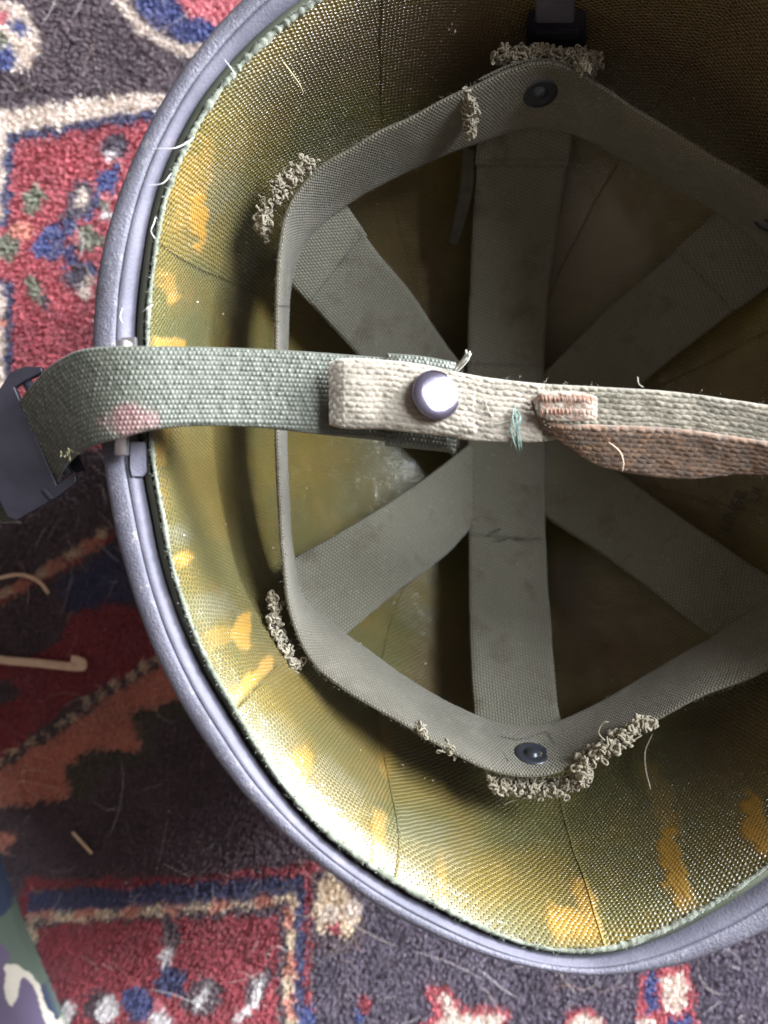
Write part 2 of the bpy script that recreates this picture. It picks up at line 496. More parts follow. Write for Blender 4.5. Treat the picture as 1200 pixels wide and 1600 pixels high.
# field of the border, upper part
poly('brown', (-50, -50), (450, -50), (450, 300), (-50, 200))
poly('blue', (195, -40), (420, -40), (400, 60), (300, 64), (262, 50), (225, 20))
poly('pink', (262, -40), (450, -40), (440, 20), (360, 38), (292, 22))
line('cream', 18, (170, -20), (200, 12), (222, 40), (262, 66), (330, 84))
blob('cream', 22, 52, 36, 58, -0.3); blob('brown', 62, 118, 16, 26, 0.3)
blob('blue', 32, 40, 16, 10, 0.4); blob('green', 2, 62, 10, 16); blob('blue', 10, 88, 14, 18, 0.5); blob('pink', 4, 22, 12, 9)
poly('cream', (-40, 172), (140, 150), (260, 138), (262, 168), (130, 186), (34, 200), (12, 210), (12, 345), (-40, 350))
poly('red', (-40, 200), (16, 206), (250, 172), (330, 560), (330, 760), (-40, 760))
poly('cream', (-40, 190), (12, 200), (12, 345), (-40, 360)); poly('cream', (-40, 435), (10, 435), (12, 640), (-40, 640))
line('navy', 12, (10, 345), (18, 210), (130, 194), (262, 172)); line('navy', 11, (-20, 352), (12, 338)); line('navy', 12, (-20, 438), (14, 440), (16, 620))
blob('salmon', 3, 505, 9, 9)
blob('purple', 180, 225, 20, 20); poly('white', (165, 232), (178, 226), (190, 250), (174, 252))
poly('blue', (150, 272), (190, 250), (186, 280), (166, 312), (146, 318)); poly('blue', (146, 300), (166, 305), (140, 345), (128, 340))
blob('pink', 168, 304, 11, 7); blob('green', 165, 318, 12, 8); blob('white', 168, 330, 8, 10)
blob('purple', 125, 308, 18, 30, 0.2); poly('cream', (124, 292), (140, 288), (132, 326), (118, 316))
blob('purple', 112, 332, 22, 12, -0.3)
poly('blue', (70, 352), (92, 346), (100, 366), (92, 402), (66, 404), (50, 384)); blob('blue', 110, 352, 16, 14); poly('blue', (96, 382), (112, 380), (124, 408), (104, 418))
blob('pink', 78, 378, 6, 4); blob('green', 138, 372, 26, 18, 0.3); blob('pink', 120, 366, 8, 10)
poly('green', (32, 326), (40, 300), (62, 282), (72, 290), (68, 316), (52, 330)); blob('green', 12, 384, 20, 22, 0.4); blob('salmon', 30, 356, 20, 14)
poly('green', (34, 430), (48, 428), (72, 462), (66, 480), (44, 460)); poly('purple', (68, 456), (78, 468), (74, 490), (64, 482))
blob('navy', 142, 418, 10, 12); blob('purple', 122, 430, 18, 22); blob('cream', 132, 446, 12, 22, 0.2)
blob('crimson', 90, 520, 70, 30)
# below the strap
poly('brown', (-40, 700), (420, 700), (420, 900), (-40, 960))
poly('salmon', (150, 836), (170, 822), (176, 840), (100, 884), (40, 920), (-40, 966), (-40, 930), (60, 890)); dash('crimson', 16, 62, (180, 832), (90, 886), (-40, 950), duty=0.45)
dash('tan', 15, 58, (170, 826), (70, 892), (-40, 946), duty=0.4)
poly('navy', (80, 916), (176, 850), (240, 930), (150, 952), (108, 956)); poly('dark', (-40, 970), (60, 930), (110, 958), (100, 1000), (60, 1020), (20, 1030), (-40, 1030))
poly('crimson', (104, 958), (176, 940), (225, 950), (270, 1040), (140, 1080), (70, 1130), (0, 1190), (-40, 1210), (-40, 1040), (40, 1026), (96, 1000)); blob('dark', 6, 1080, 24, 20)
poly('salmon', (180, 1075), (262, 1030), (300, 1085), (205, 1112), (226, 1168), (175, 1176), (140, 1172), (98, 1196), (116, 1245), (60, 1254), (-40, 1270), (-40, 1205), (40, 1170), (120, 1110))
line('dark', 13, (250, 1030), (170, 1078), (90, 1140), (-30, 1212)); dash('tan', 13, 27, (255, 1022), (170, 1074), (90, 1134), (-30, 1206), duty=0.55)
poly('dkgreen', (205, 1108), (320, 1090), (420, 1300), (230, 1260), (120, 1256), (98, 1196), (140, 1174), (228, 1170))
poly('dark', (240, 1130), (330, 1110), (560, 1360), (330, 1364), (40, 1374), (30, 1330), (0, 1330), (-40, 1290), (-40, 1262), (60, 1256), (118, 1262), (170, 1200), (232, 1190))
blob('salmon', 4, 1312, 18, 18)
# lower border
poly('dark', (-40, 1330), (600, 1330), (700, 1700), (-40, 1700))
line('crimson', 14, (38, 1440), (46, 1378), (200, 1378), (330, 1372), (500, 1352)); poly('navy', (46, 1392), (482, 1366), (484, 1700), (440, 1700), (440, 1440), (48, 1428))
poly('crimson', (60, 1432), (462, 1412), (462, 1700), (60, 1700)); line('dark', 14, (62, 1438), (200, 1430), (444, 1420), (446, 1700))
line('tan', 14, (50, 1470), (50, 1432), (160, 1430), (250, 1420), (340, 1416), (454, 1404), (462, 1440), (454, 1500), (452, 1560), (460, 1640))
dash('salmon', 15, 70, (50, 1430), (250, 1420), (454, 1404), (454, 1640), duty=0.45)
line('navy', 11, (471, 1400), (468, 1640)); line('crimson', 11, (482, 1350), (482, 1480), (480, 1560), (505, 1580)); blob('blue', 485, 1594, 18, 22)
blob('dark', 270, 1460, 14, 34); poly('white', (246, 1492), (270, 1466), (270, 1500), (255, 1510)); blob('navy', 268, 1530, 22, 26); blob('dark', 318, 1556, 34, 28, -0.5); blob('blue', 216, 1566, 24, 30)
poly('white', (304, 1560), (328, 1534), (330, 1560), (310, 1584)); poly('dark', (384, 1540), (420, 1506), (430, 1530), (392, 1590)); poly('white', (364, 1590), (392, 1562), (410, 1516), (420, 1524), (404, 1570), (376, 1596))
blob('dark', 158, 1572, 26, 24); blob('white', 168, 1576, 18, 22, 0.4); blob('dark', 100, 1578, 20, 18); blob('white', 108, 1578, 9, 18, 0.3); poly('pink', (224, 1600), (248, 1556), (280, 1600)); blob('white', 252, 1590, 18, 16)
poly('purple', (490, 1390), (560, 1400), (1500, 1300), (1500, 1900), (500, 1900)); blob('dark', 530, 1450, 46, 40)
poly('tan', (495, 1382), (520, 1360), (566, 1412), (564, 1440), (540, 1464), (500, 1450), (490, 1420)); blob('cream', 520, 1424, 13, 14); blob('cream', 552, 1420, 12, 20); blob('crimson', 525, 1450, 9, 8)
blob('crimson', 572, 1570, 12, 16); blob('blue', 564, 1588, 8, 12)
poly('red', (660, 1536), (700, 1540), (722, 1575), (800, 1572), (790, 1620), (620, 1620), (680, 1582)); poly('cream', (682, 1550), (704, 1556), (722, 1586), (786, 1584), (786, 1610), (664, 1610), (700, 1586))
poly('red', (884, 1586), (915, 1572), (945, 1590), (944, 1620), (884, 1620)); blob('cream', 916, 1602, 26, 18)
poly('red', (998, 1522), (1030, 1512), (1082, 1506), (1090, 1580), (1100, 1640), (1000, 1640)); poly('blue', (1011, 1526), (1028, 1520), (1028, 1580), (1012, 1586)); poly('cream', (1036, 1530), (1074, 1516), (1080, 1570), (1056, 1582), (1036, 1578))
poly('blue', (1044, 1590), (1080, 1584), (1090, 1640), (1040, 1640)); blob('cream', 1016, 1602, 16, 14)
# motifs in the field that the helmet covers
for (x, y, c1, c2) in ((700, 300, 'tan', 'blue'), (900, 700, 'red', 'cream'), (620, 900, 'salmon', 'navy'), (1000, 1100, 'cream', 'crimson'), (1080, 250, 'red', 'green'), (480, 560, 'navy', 'tan')):
    blob(c1, x, y, 80, 70, 0.4); blob(c2, x, y, 34, 40, 0.2)

def fold(v, lo, hi):
    w = hi - lo
    u = np.mod(v - lo, 2 * w)
    return lo + np.where(u > w, 2 * w - u, u)

def rug_color(X, Y):
    """dye index at rug points (metres)"""
    s = (CAM_Z - RUG_TOP) / FPX
    px = fold(X / s + 600, -30, 1230); py = fold(-Y / s + 800, -30, 1630)
    px = px + (fnoise(X * 260, Y * 260, 3, 2) - 0.5) * 13 + (hash2(np.round(X * 9e4), np.round(Y * 9e4), 1) - 0.5) * 5
    py = py + (fnoise(X * 260, Y * 260, 31, 2) - 0.5) * 13 + (hash2(np.round(X * 9e4), np.round(Y * 9e4), 2) - 0.5) * 5
    idx = np.full(X.shape, PAL.index('dark'), int)
    for kind, c, d in SHAPES:
        ci = PAL.index(c)
        if kind == 'p':
            lo = d.min(0); hi = d.max(0)
            sel = np.where((px >= lo[0]) & (px <= hi[0]) & (py >= lo[1]) & (py <= hi[1]))[0]
            x = px[sel]; y = py[sel]; ins = np.zeros(len(sel), bool)
            n = len(d)
            for i in range(n):
                x1, y1 = d[i]; x2, y2 = d[(i + 1) % n]
                if y1 == y2: continue
                cond = ((y1 > y) != (y2 > y)) & (x < (x2 - x1) * (y - y1) / (y2 - y1) + x1)
                ins ^= cond
            idx[sel[ins]] = ci
        elif kind == 'b':
            x0, y0, rx, ry, rot = d
            R = max(rx, ry)
            sel = np.where((abs(px - x0) < R) & (abs(py - y0) < R))[0]
            dx = px[sel] - x0; dy = py[sel] - y0
            a = dx * math.cos(rot) + dy * math.sin(rot); b = -dx * math.sin(rot) + dy * math.cos(rot)
            idx[sel[(a / rx) ** 2 + (b / ry) ** 2 < 1]] = ci
        else:
            pts, w, per, duty = d
            acc = 0.0
            for i in range(len(pts) - 1):
                p, q = pts[i], pts[i + 1]; L = np.linalg.norm(q - p); u = (q - p) / L
                lo = np.minimum(p, q) - w; hi = np.maximum(p, q) + w
                sel = np.where((px >= lo[0]) & (px <= hi[0]) & (py >= lo[1]) & (py <= hi[1]))[0]
                rx = px[sel] - p[0]; ry = py[sel] - p[1]
                al = rx * u[0] + ry * u[1]; ac = np.abs(-rx * u[1] + ry * u[0])
                ok = (al > -w * 0.4) & (al < L + w * 0.4) & (ac < w * 0.5)
                if per: ok &= np.mod(al + acc, per) < per * duty
                idx[sel[ok]] = ci; acc += L
    return idx

rug = empty("rug", (0, 0, 0), "patterned red, navy and cream wool rug under the helmet, strewn with loose hairs", "rug")
# woven base sheet, far beyond the frame
gx = np.arange(-0.75, 0.7501, 0.003); gy = np.arange(-0.9, 0.9001, 0.003)
GX, GY = np.meshgrid(gx, gy, indexing='ij')
ci = rug_color(GX.ravel(), GY.ravel())
gz = 0.0030 + 0.0008 * fnoise(GX * 60, GY * 60, 5) + 0.0005 * hash2(np.round(GX * 1000), np.round(GY * 1000), 8)
V = np.stack([GX, GY, gz], -1).reshape(-1, 3)
mesh_np("woven_base", V, grid_faces(len(gx), len(gy)), M_RUGBASE, rug, colors=PALV[ci] * 0.8)
# knotted pile, tuft by tuft
sp = 0.00150
kx = np.arange(-0.26, 0.26, sp); ky = np.arange(-0.33, 0.33, sp)
KX, KY = np.meshgrid(kx, ky, indexing='ij'); KX = KX.ravel(); KY = KY.ravel()
keep = (KX - 0.056) ** 2 + (KY - 0.034) ** 2 > 0.030 ** 2
KX = KX[keep]; KY = KY[keep]
kc = rug_color(KX, KY)
NB = 4
n = len(KX)
X = np.repeat(KX, NB) + rng.uniform(-0.5, 0.5, n * NB) * sp; Y = np.repeat(KY, NB) + rng.uniform(-0.5, 0.5, n * NB) * sp
kcol = PALV[np.repeat(kc, NB)]
shade = (0.85 + 0.4 * rng.random(n * NB) * (0.6 + 0.8 * fnoise(X * 90, Y * 90, 12)))[:, None]
kcol = kcol * shade
az = rng.uniform(0, 2 * math.pi, n * NB)
lean = rng.normal(0.0, 0.0005, (n * NB, 2)) + np.array([-0.0006, -0.0011]) + (np.stack([fnoise(X * 70, Y * 70, 41), fnoise(X * 70, Y * 70, 53)], -1) - 0.5) * 0.0026
hgt = 0.0040 + 0.0014 * rng.random(n * NB) + 0.0012 * (fnoise(X * 45, Y * 45, 21) - 0.5)
wd = 0.00026 + 0.00020 * rng.random(n * NB)
cx, cy = np.cos(az) * wd, np.sin(az) * wd
base = np.stack([X, Y, np.full_like(X, 0.002)], -1)
tip = np.stack([X + lean[:, 0], Y + lean[:, 1], 0.0015 + hgt], -1)
wv = np.stack([cx, cy, 0 * cx], -1)
V = np.stack([base - wv, base + wv, tip + wv * 0.75, tip - wv * 0.75], 1).reshape(-1, 3)
F = np.arange(len(V)).reshape(-1, 4)
o = mesh_np("wool_pile", V, F, M_RUG, rug, smooth=False, colors=np.repeat(kcol, 4, 0))
o["kind"] = "stuff"

# ------------------------------------------------------------------ bowl geometry of the helmet
ZL = 0.172                     # height of the liner's cut edge
D = 0.158                      # inner depth of the liner
C0 = np.array([0.050, 0.026])  # centre of the opening
DC = np.array([0.0010, 0.0015])  # the helmet leans a little: drift of the centre with depth
PW = 2.8

def polar_curve(pts, z, sig=3.0):
    w = np.array([P(x, y, z)[:2] for x, y in pts]) - C0
    th = np.arctan2(w[:, 1], w[:, 0]); r = np.hypot(w[:, 0], w[:, 1])
    o_ = np.argsort(th); th = th[o_]; r = r[o_]
    T = np.concatenate([th - 2 * math.pi, th, th + 2 * math.pi]); R = np.tile(r, 3)
    g = np.linspace(-math.pi, math.pi, 1440, endpoint=False)
    v = np.interp(g, T, R)
    k = np.arange(-60, 61); ker = np.exp(-0.5 * (k * 0.25 / sig) ** 2); ker /= ker.sum()
    v = np.convolve(np.concatenate([v[-60:], v, v[:60]]), ker, 'valid')
    return v
GRID_T = np.linspace(-math.pi, math.pi, 1440, endpoint=False)
def ev(curve, th):
    t = (np.mod(th + math.pi, 2 * math.pi)) / (2 * math.pi) * 1440
    i = np.floor(t).astype(int) % 1440; f = t - np.floor(t)
    return curve[i] * (1 - f) + curve[(i + 1) % 1440] * f

R_LIN = polar_curve([(232, 500), (240, 425), (265, 290), (330, 160), (420, 60), (500, 0), (236, 620), (255, 800), (290, 950), (370, 1110), (500, 1290),
                     (600, 1365), (700, 1420), (780, 1460), (860, 1484), (950, 1484), (1030, 1455), (1100, 1418), (1200, 1350), (1310, 1255), (1400, 1120), (1500, 850), (1530, 600),
                     (1490, 350), (1380, 80), (1200, -90), (1000, -165), (860, -175), (700, -125), (600, -70)], ZL, 2.0)
ZO = 0.1745
R_OUT = polar_curve([(143, 500), (150, 640), (162, 740), (200, 915), (250, 1040), (310, 1145), (400, 1262), (500, 1352), (600, 1422), (700, 1470), (800, 1504), (880, 1520), (960, 1524), (1060, 1508), (1200, 1458),
                     (165, 360), (200, 262), (262, 140), (330, 50), (378, 0), (1350, 1350), (1470, 1180), (1580, 880), (1610, 600), (1570, 330), (1450, 30), (1240, -150), (1000, -240), (860, -250), (680, -205), (520, -110)], ZO, 3.0)

def centre(d):
    s = 1 - np.exp(-np.asarray(d) / 0.045)
    return C0[0] + DC[0] * s, C0[1] + DC[1] * s

def flare(th):
    """the brim flares out, most of all at the lower left of the opening"""
    return 0.0015 + 0.0070 * np.exp(-((np.mod(th + 2.10 + math.pi, 2 * math.pi) - math.pi) / 0.58) ** 2)

def bowl(th, phi, off=0.0, rc=R_LIN):
    """point of the liner's inner face, offset inwards by off; phi 0 = cut edge, pi/2 = crown"""
    th = np.asarray(th, float); phi = np.asarray(phi, float)
    s = np.clip(np.sin(phi), 1e-6, 1)
    d = D * s ** (2 / PW); f = np.cos(phi)
    R = ev(rc, th)
    t = np.clip(d / D, 1e-4, 0.9999)
    fp = -0.5 * (1 - t ** PW) ** (-0.5) * PW * t ** (PW - 1) / D
    nr, nz = -1.0, -R * fp
    nl = np.sqrt(1 + nz * nz); nr = -1 / nl; nz = nz / nl
    fl_ = flare(th) * (1 - np.exp(-d / 0.0075)) * np.clip(f * 1.6, 0, 1)
    sl = flare(th) / 0.0075 * np.exp(-d / 0.0075)
    nz = nz * nl + sl; nl = np.sqrt(1 + nz * nz); nr = -1 / nl; nz = nz / nl
    r = R * f - fl_ + off * nr
    z = ZL - d + off * nz
    cx_, cy_ = centre(d)
    return np.stack([cx_ + r * np.cos(th), cy_ + r * np.sin(th), z], -1)

def hit(px, py):
    """(theta, phi) of the liner's inner face seen at a photo position"""
    best = None
    for phi in np.linspace(0.01, 1.5, 1500):
        d = D * math.sin(phi) ** (2 / PW)
        p = P(px, py, ZL - d)
        cx_, cy_ = centre(d)
        dx, dy = p[0] - cx_, p[1] - cy_
        th = math.atan2(dy, dx)
        g = math.hypot(dx, dy) - float(ev(R_LIN, np.array(th))) * math.cos(phi) + float(flare(th)) * (1 - math.exp(-d / 0.0075)) * min(1.0, math.cos(phi) * 1.6)
        if g >= 0:
            return th, phi
    return th, phi

# ------------------------------------------------------------------ steel helmet shell
helmet = empty("steel_helmet", (0, 0, 0), "upturned steel helmet shell with blue grey gritty paint resting on the rug", "helmet")
NTH = 480
TH = np.linspace(-math.pi, math.pi, NTH, endpoint=False)
def ring(frac, z, th=TH, shrink=0.0):
    r = ev(R_OUT, th) * (1 - frac) + (ev(R_LIN, th) + 0.0012) * frac - shrink
    # R_OUT was measured at ZO; keep each point where it stands
    return np.stack([C0[0] + r * np.cos(th), C0[1] + r * np.sin(th), np.full_like(th, z)], -1)
wobz = 0.0005 * np.sin(3 * TH + 1) + 0.0004 * np.sin(7 * TH)
rings = []
for fr, z in ((0.44, 0.1655), (0.20, 0.1660), (0.06, 0.1675), (0.00, 0.1705), (0.012, 0.1732), (0.05, 0.1747), (0.14, 0.1753), (0.28, 0.1755), (0.42, 0.1754), (0.485, 0.1751), (0.500, 0.1747), (0.503, 0.1735)):
    p = ring(fr, z); p[:, 2] += wobz; rings.append(p)
V = np.stack(rings, 1).reshape(-1, 3)
# grit and dents on the folded edge
rad = np.stack([np.cos(np.repeat(TH, len(rings))), np.sin(np.repeat(TH, len(rings)))], -1)
dn = (fnoise(np.repeat(TH, len(rings)) * 14, V[:, 2] * 100, 9) - 0.5) * 0.0003
V[:, :2] += rad * dn[:, None]
mesh_np("folded_edge", V, grid_faces(NTH, len(rings), 0, True, True), M_RIM, helmet)
# shell wall: inner face from under the folded edge down, outer face back up
prof = []
for fr, z in ((0.495, 0.1735), (0.506, 0.1744), (0.53, 0.1746), (0.64, 0.1740), (0.74, 0.1720), (0.82, 0.1680), (0.87, 0.1620), (0.91, 0.1560)):
    p = ring(fr, z); p[:, 2] += wobz; prof.append(p)
for ph in np.linspace(0.16, math.pi / 2, 46):
    prof.append(bowl(TH, np.full(NTH, ph), -0.0042 if ph > 0.4 else -0.0042))
nin = len(prof)
for ph in np.linspace(math.pi / 2, 0.10, 50):
    prof.append(bowl(TH, np.full(NTH, ph), -0.0056))
for fr, z in ((0.55, 0.1640), (0.46, 0.1668)):
    p = ring(fr, z); prof.append(p)
V = np.stack(prof, 1)
low = np.clip(V[..., 2], 0.0042, None); V[..., 2] = low
mesh_np("shell_wall", V.reshape(-1, 3), grid_faces(NTH, V.shape[1], 0, True, True), M_STEEL, helmet)

# hinged strap loop and its bracket, under the strap
def rod(name, a, b, r, mat, parent, n=20):
    a = np.array(a); b = np.array(b); ax = b - a; L = np.linalg.norm(ax)
    pr = [(0.0002, 0), (r * 0.8, 0), (r, r * 0.2), (r, L - r * 0.2), (r * 0.8, L), (0.0002, L)]
    return lathe(name, pr, a, ax, mat, parent, n)
lp = rod("strap_loop", P(193, 532, 0.1782), P(190, 712, 0.1782), 0.0019, M_BARE, helmet)
prism("loop_bracket", [([P(189, 527, 0.1775), P(212, 526, 0.1775), P(213, 560, 0.1775), P(188, 560, 0.1775)], 0.0016)], M_BARE, helmet, 0.0003)
prism("loop_bracket", [([P(203, 690, 0.1752), P(226, 690, 0.1738), P(228, 738, 0.1725), P(222, 745, 0.1725), P(206, 745, 0.1742), P(203, 730, 0.1748)], 0.0018)], M_STEEL, helmet, 0.0003)

# ------------------------------------------------------------------ liner
liner = empty("helmet_liner", (0, 0, 0), "olive yellow resin cloth liner with web suspension nested inside the steel helmet", "liner")
NT2 = 360
T2 = np.linspace(-math.pi, math.pi, NT2, endpoint=False)
prof = []
for ph in np.linspace(0.0, math.pi / 2, 50): prof.append(bowl(T2, np.full(NT2, ph), -0.0014))
for ph in np.linspace(math.pi / 2, 0.0, 50): prof.append(bowl(T2, np.full(NT2, ph), -0.0034))
prof.append(prof[0].copy())
V = np.stack(prof, 1)
mesh_np("outer_shell", V.reshape(-1, 3), grid_faces(NT2, V.shape[1], 0, True, True), M_SHELL, liner)

def to_px(V):
    s = FPX / (CAM_Z - V[:, 2])
    return 600 + V[:, 0] * s, 800 - V[:, 1] * s

RESIN = [(312, 355, 13, 44, 0.05, 1.0), (300, 300, 22, 70, 0.2, 0.35), (252, 537, 26, 10, 0.0, 1.0), (268, 470, 12, 20, 0, 0.8), (262, 440, 16, 26, 0, 0.55), (283, 873, 22, 10, -0.2, 0.9), (380, 985, 14, 26, 0.15, 1.0),
         (340, 1000, 24, 20, 0, 0.4), (400, 1055, 44, 9, -0.8, 0.8), (365, 1090, 14, 18, 0.4, 0.6), (250, 700, 10, 40, 0.1, 0.5), (470, 1190, 16, 34, 0.3, 0.55), (590, 1330, 16, 60, 0.08, 0.55), (880, 1440, 24, 30, 0.0, 0.8), (920, 1430, 20, 50, -0.3, 0.75),
         (1052, 1355, 18, 54, -0.28, 1.0), (1180, 1285, 22, 40, -0.3, 1.0), (1030, 1250, 20, 70, -0.3, 0.3), (690, 1370, 10, 40, 0.05, 0.3), (602, 1180, 10, 60, 0.0, 0.35), (700, 960, 20, 60, 0.3, 0.1), (360, 560, 12, 90, 0.05, 0.2), (1260, 1180, 20, 40, 0.3, 0.7)]
GREEN = [(290, 530, 40, 50, 0.2, 0.9), (240, 500, 26, 60, 0, 0.7), (330, 430, 60, 14, 0.45, 0.5), (640, 1280, 50, 34, 0.2, 0.55), (850, 1290, 70, 40, 0.1, 0.6), (1000, 1220, 90, 60, -0.5, 0.7), (930, 1330, 40, 60, 0, 0.45), (1000, 1400, 90, 34, -0.4, 0.5), (520, 1150, 60, 24, 0.6, 0.4),
         (400, 1130, 50, 24, 0.8, 0.5), (640, 980, 90, 30, 0.6, 0.5), (600, 760, 80, 40, 0, 0.2), (570, 1010, 50, 30, 0.5, 0.5), (520, 200, 70, 30, -0.5, 0.4)]
BROWN_SHADE = [(560, 60, 120, 60, -0.4, 0.7), (440, 130, 60, 60, 0, 0.35), (700, 60, 200, 90, 0, 0.8), (1050, 120, 260, 160, 0, 0.8), (960, 1000, 120, 120, 0, 0.75), (900, 1080, 90, 60, 0, 0.6), (700, 1050, 60, 100, 0, 0.6), (1100, 700, 160, 160, 0, 0.7), (600, 420, 120, 150, 0, 0.6), (950, 330, 160, 140, 0, 0.8), (1150, 1150, 90, 90, 0, 0.5)]  # paints the dim brown shade of the deep and right interior
GREY_SHEEN = [(440, 1150, 46, 20, 0.8, 0.5), (530, 1230, 60, 26, 0.7, 0.55), (350, 290, 24, 60, 0.3, 0.35), (330, 950, 30, 22, 0, 0.6), (280, 835, 18, 16, 0, 0.6), (380, 450, 16, 60, 0.2, 0.55), (520, 240, 60, 36, -0.5, 0.45), (660, 1330, 60, 40, 0.3, 0.4), (1060, 1430, 60, 20, -0.4, 0.35), (560, 870, 60, 50, 0, 0.3)]  # pale patches painted mostly in place of gloss on the resin
def blobs(px, py, lst, seed, soft=0.5, wob=0.7):
    out = np.zeros_like(px)
    nz = fnoise(px / 22, py / 22, seed) - 0.5
    for x, y, rx, ry, rot, a in lst:
        dx = px - x; dy = py - y
        u = dx * math.cos(rot) + dy * math.sin(rot); v = -dx * math.sin(rot) + dy * math.cos(rot)
        q = np.sqrt((u / rx) ** 2 + (v / ry) ** 2) + nz * wob
        m = np.clip((1.0 + soft * 0.5 - q) / soft, 0, 1); m = m * m * (3 - 2 * m)
        out = np.maximum(out, a * m)
    return out

seams = []
for a, b in (((262, 392), (372, 446)), ((365, 1104), (436, 1036)), ((612, 1360), (596, 1165)), ((940, 1474), (872, 1240))):
    t0, p0 = hit(*a); t1, p1 = hit(*b)
    k = (t1 - t0) / max(0.05, math.sin(p1) - math.sin(p0))
    seams.append((t0 - k * math.sin(p0), max(-0.6, min(0.6, k))))
seams += [(-0.35, 0.15), (0.45, -0.1), (1.15, 0.1), (1.95, 0.1)]
seams.sort(key=lambda s: s[0] % (2 * math.pi))
ns = len(seams)
for i in range(ns):
    t0, k0 = seams[i]; t1, k1 = seams[(i + 1) % ns]
    t0 = t0 % (2 * math.pi); t1 = t1 % (2 * math.pi)
    if t1 <= t0: t1 += 2 * math.pi
    nu_, nv_ = max(20, int((t1 - t0) * 0.13 / 0.0011)), 190
    ph = np.linspace(0.0, 1.53, nv_)
    up_ = np.linspace(0, 1, nu_)
    b0 = t0 + k0 * np.sin(ph); b1 = t1 + k1 * np.sin(ph) + 0.03
    wig = 0.012 * (fnoise(ph * 9, ph * 0 + i, 60 + i) - 0.5)
    TT = b0[None, :] + wig[None, :] + (b1 - b0)[None, :] * up_[:, None]
    PH = np.repeat(ph[None, :], nu_, 0)
    off = 0.0002 + 0.0003 * (1 - up_)[:, None] ** 0.6 + 0 * PH   # each cloth lies over the start of its neighbour
    relief = (fnoise(TT * 9, PH * 9, 80) - 0.5) * 0.0026 * np.clip(PH * 3, 0, 1) * np.clip(1.6 - PH * 1.4, 0.1, 1)
    Vg = bowl(TT, PH, off + relief * 0.6)
    f_ = np.cos(PH); r_ = ev(R_LIN, TT)
    u_ = (TT - (t0 + t1) / 2) * r_ * f_ * 1000
    arc = np.concatenate([[0], np.cumsum(np.linalg.norm(np.diff(Vg[nu_ // 2], axis=0), axis=1))]) * 1000
    v_ = np.repeat(arc[None, :], nu_, 0)
    rot = [0.25, -0.45, 0.5, -0.2, 0.8, 0.1, -0.6, 0.35][i % 8]
    uv = np.stack([u_ * math.cos(rot) - v_ * math.sin(rot), u_ * math.sin(rot) + v_ * math.cos(rot)], -1).reshape(-1, 2)
    # skirt under the overlapping edge
    sk = bowl(TT[0], PH[0], -0.0009)
    V = np.concatenate([Vg.reshape(-1, 3), sk])
    uv = np.concatenate([uv, uv[:nv_]])
    F = grid_faces(nu_, nv_, 0, True)
    j = np.arange(nv_ - 1); n0 = nu_ * nv_
    F = np.concatenate([F, np.stack([n0 + j, j, j + 1, n0 + j + 1], -1)])
    px, py = to_px(V)
    at = dict(resin=blobs(px, py, RESIN, 100, 0.22, 1.7) * (0.55 + 0.6 * fnoise(px / 9, py / 9, 104)), green_dye=blobs(px, py, GREEN, 120, 0.9), painted_shade=blobs(px, py, BROWN_SHADE, 140, 1.0), painted_sheen=0.5 * blobs(px, py, GREY_SHEEN, 160, 1.3, 1.4))
    mesh_np("resin_cloth_gore", V, F, M_LINER, liner, uv=uv, attrs=at)

# frayed cut edge: a ragged bead with fibre ends
nb_, nk = 1500, 8
tb = np.linspace(-math.pi, math.pi, nb_, endpoint=False)
e0 = bowl(tb, np.zeros(nb_), 0.0); e0[:, 2] += 0.0004
rw = 0.0003 + 0.0007 * fnoise(tb * 140, tb * 0, 200) * (0.5 + vnoise(tb * 9, tb * 0, 201))
ka = np.arange(nk) * 2 * math.pi / nk
rr = rw[:, None] * (0.6 + 0.8 * fnoise(tb[:, None] * 210 + 0 * ka[None, :], np.arange(nk)[None, :] * 1.7 + 0 * rw[:, None], 5))
Rd = np.stack([np.cos(tb), np.sin(tb), 0 * tb], -1)
V = e0[:, None, :] + rr[..., None] * (np.cos(ka)[None, :, None] * Rd[:, None, :] + np.sin(ka)[None, :, None] * np.array([0, 0, 1.0]))
I, J = np.meshgrid(np.arange(nb_), np.arange(nk), indexing='ij')
F = np.stack([I * nk + J, ((I + 1) % nb_) * nk + J, ((I + 1) % nb_) * nk + (J + 1) % nk, I * nk + (J + 1) % nk], -1).reshape(-1, 4)
o = mesh_np("frayed_edge", V.reshape(-1, 3), F, M_EDGE, liner); o["kind"] = "stuff"
fl = []
for k in range(5200):
    t = rng.uniform(-math.pi, math.pi)
    p = bowl(np.array([t]), np.array([0.0]))[0]
    d = np.array([math.cos(t), math.sin(t), 0]) * rng.normal(0, 0.6) + np.array([-math.sin(t), math.cos(t), 0]) * rng.normal(0, 1) + np.array([0, 0, abs(rng.normal(0.5, 0.5))])
    d /= np.linalg.norm(d); L = rng.uniform(0.0006, 0.0022)
    b = rng.normal(0, 0.3, 3) * L
    fl.append([p, p + d * L * 0.5 + b * 0.5, p + d * L])
o = tubes("edge_fibres", fl, rng.uniform(0.00009, 0.0002, len(fl)), M_EDGE, liner, 3); o["kind"] = "stuff"

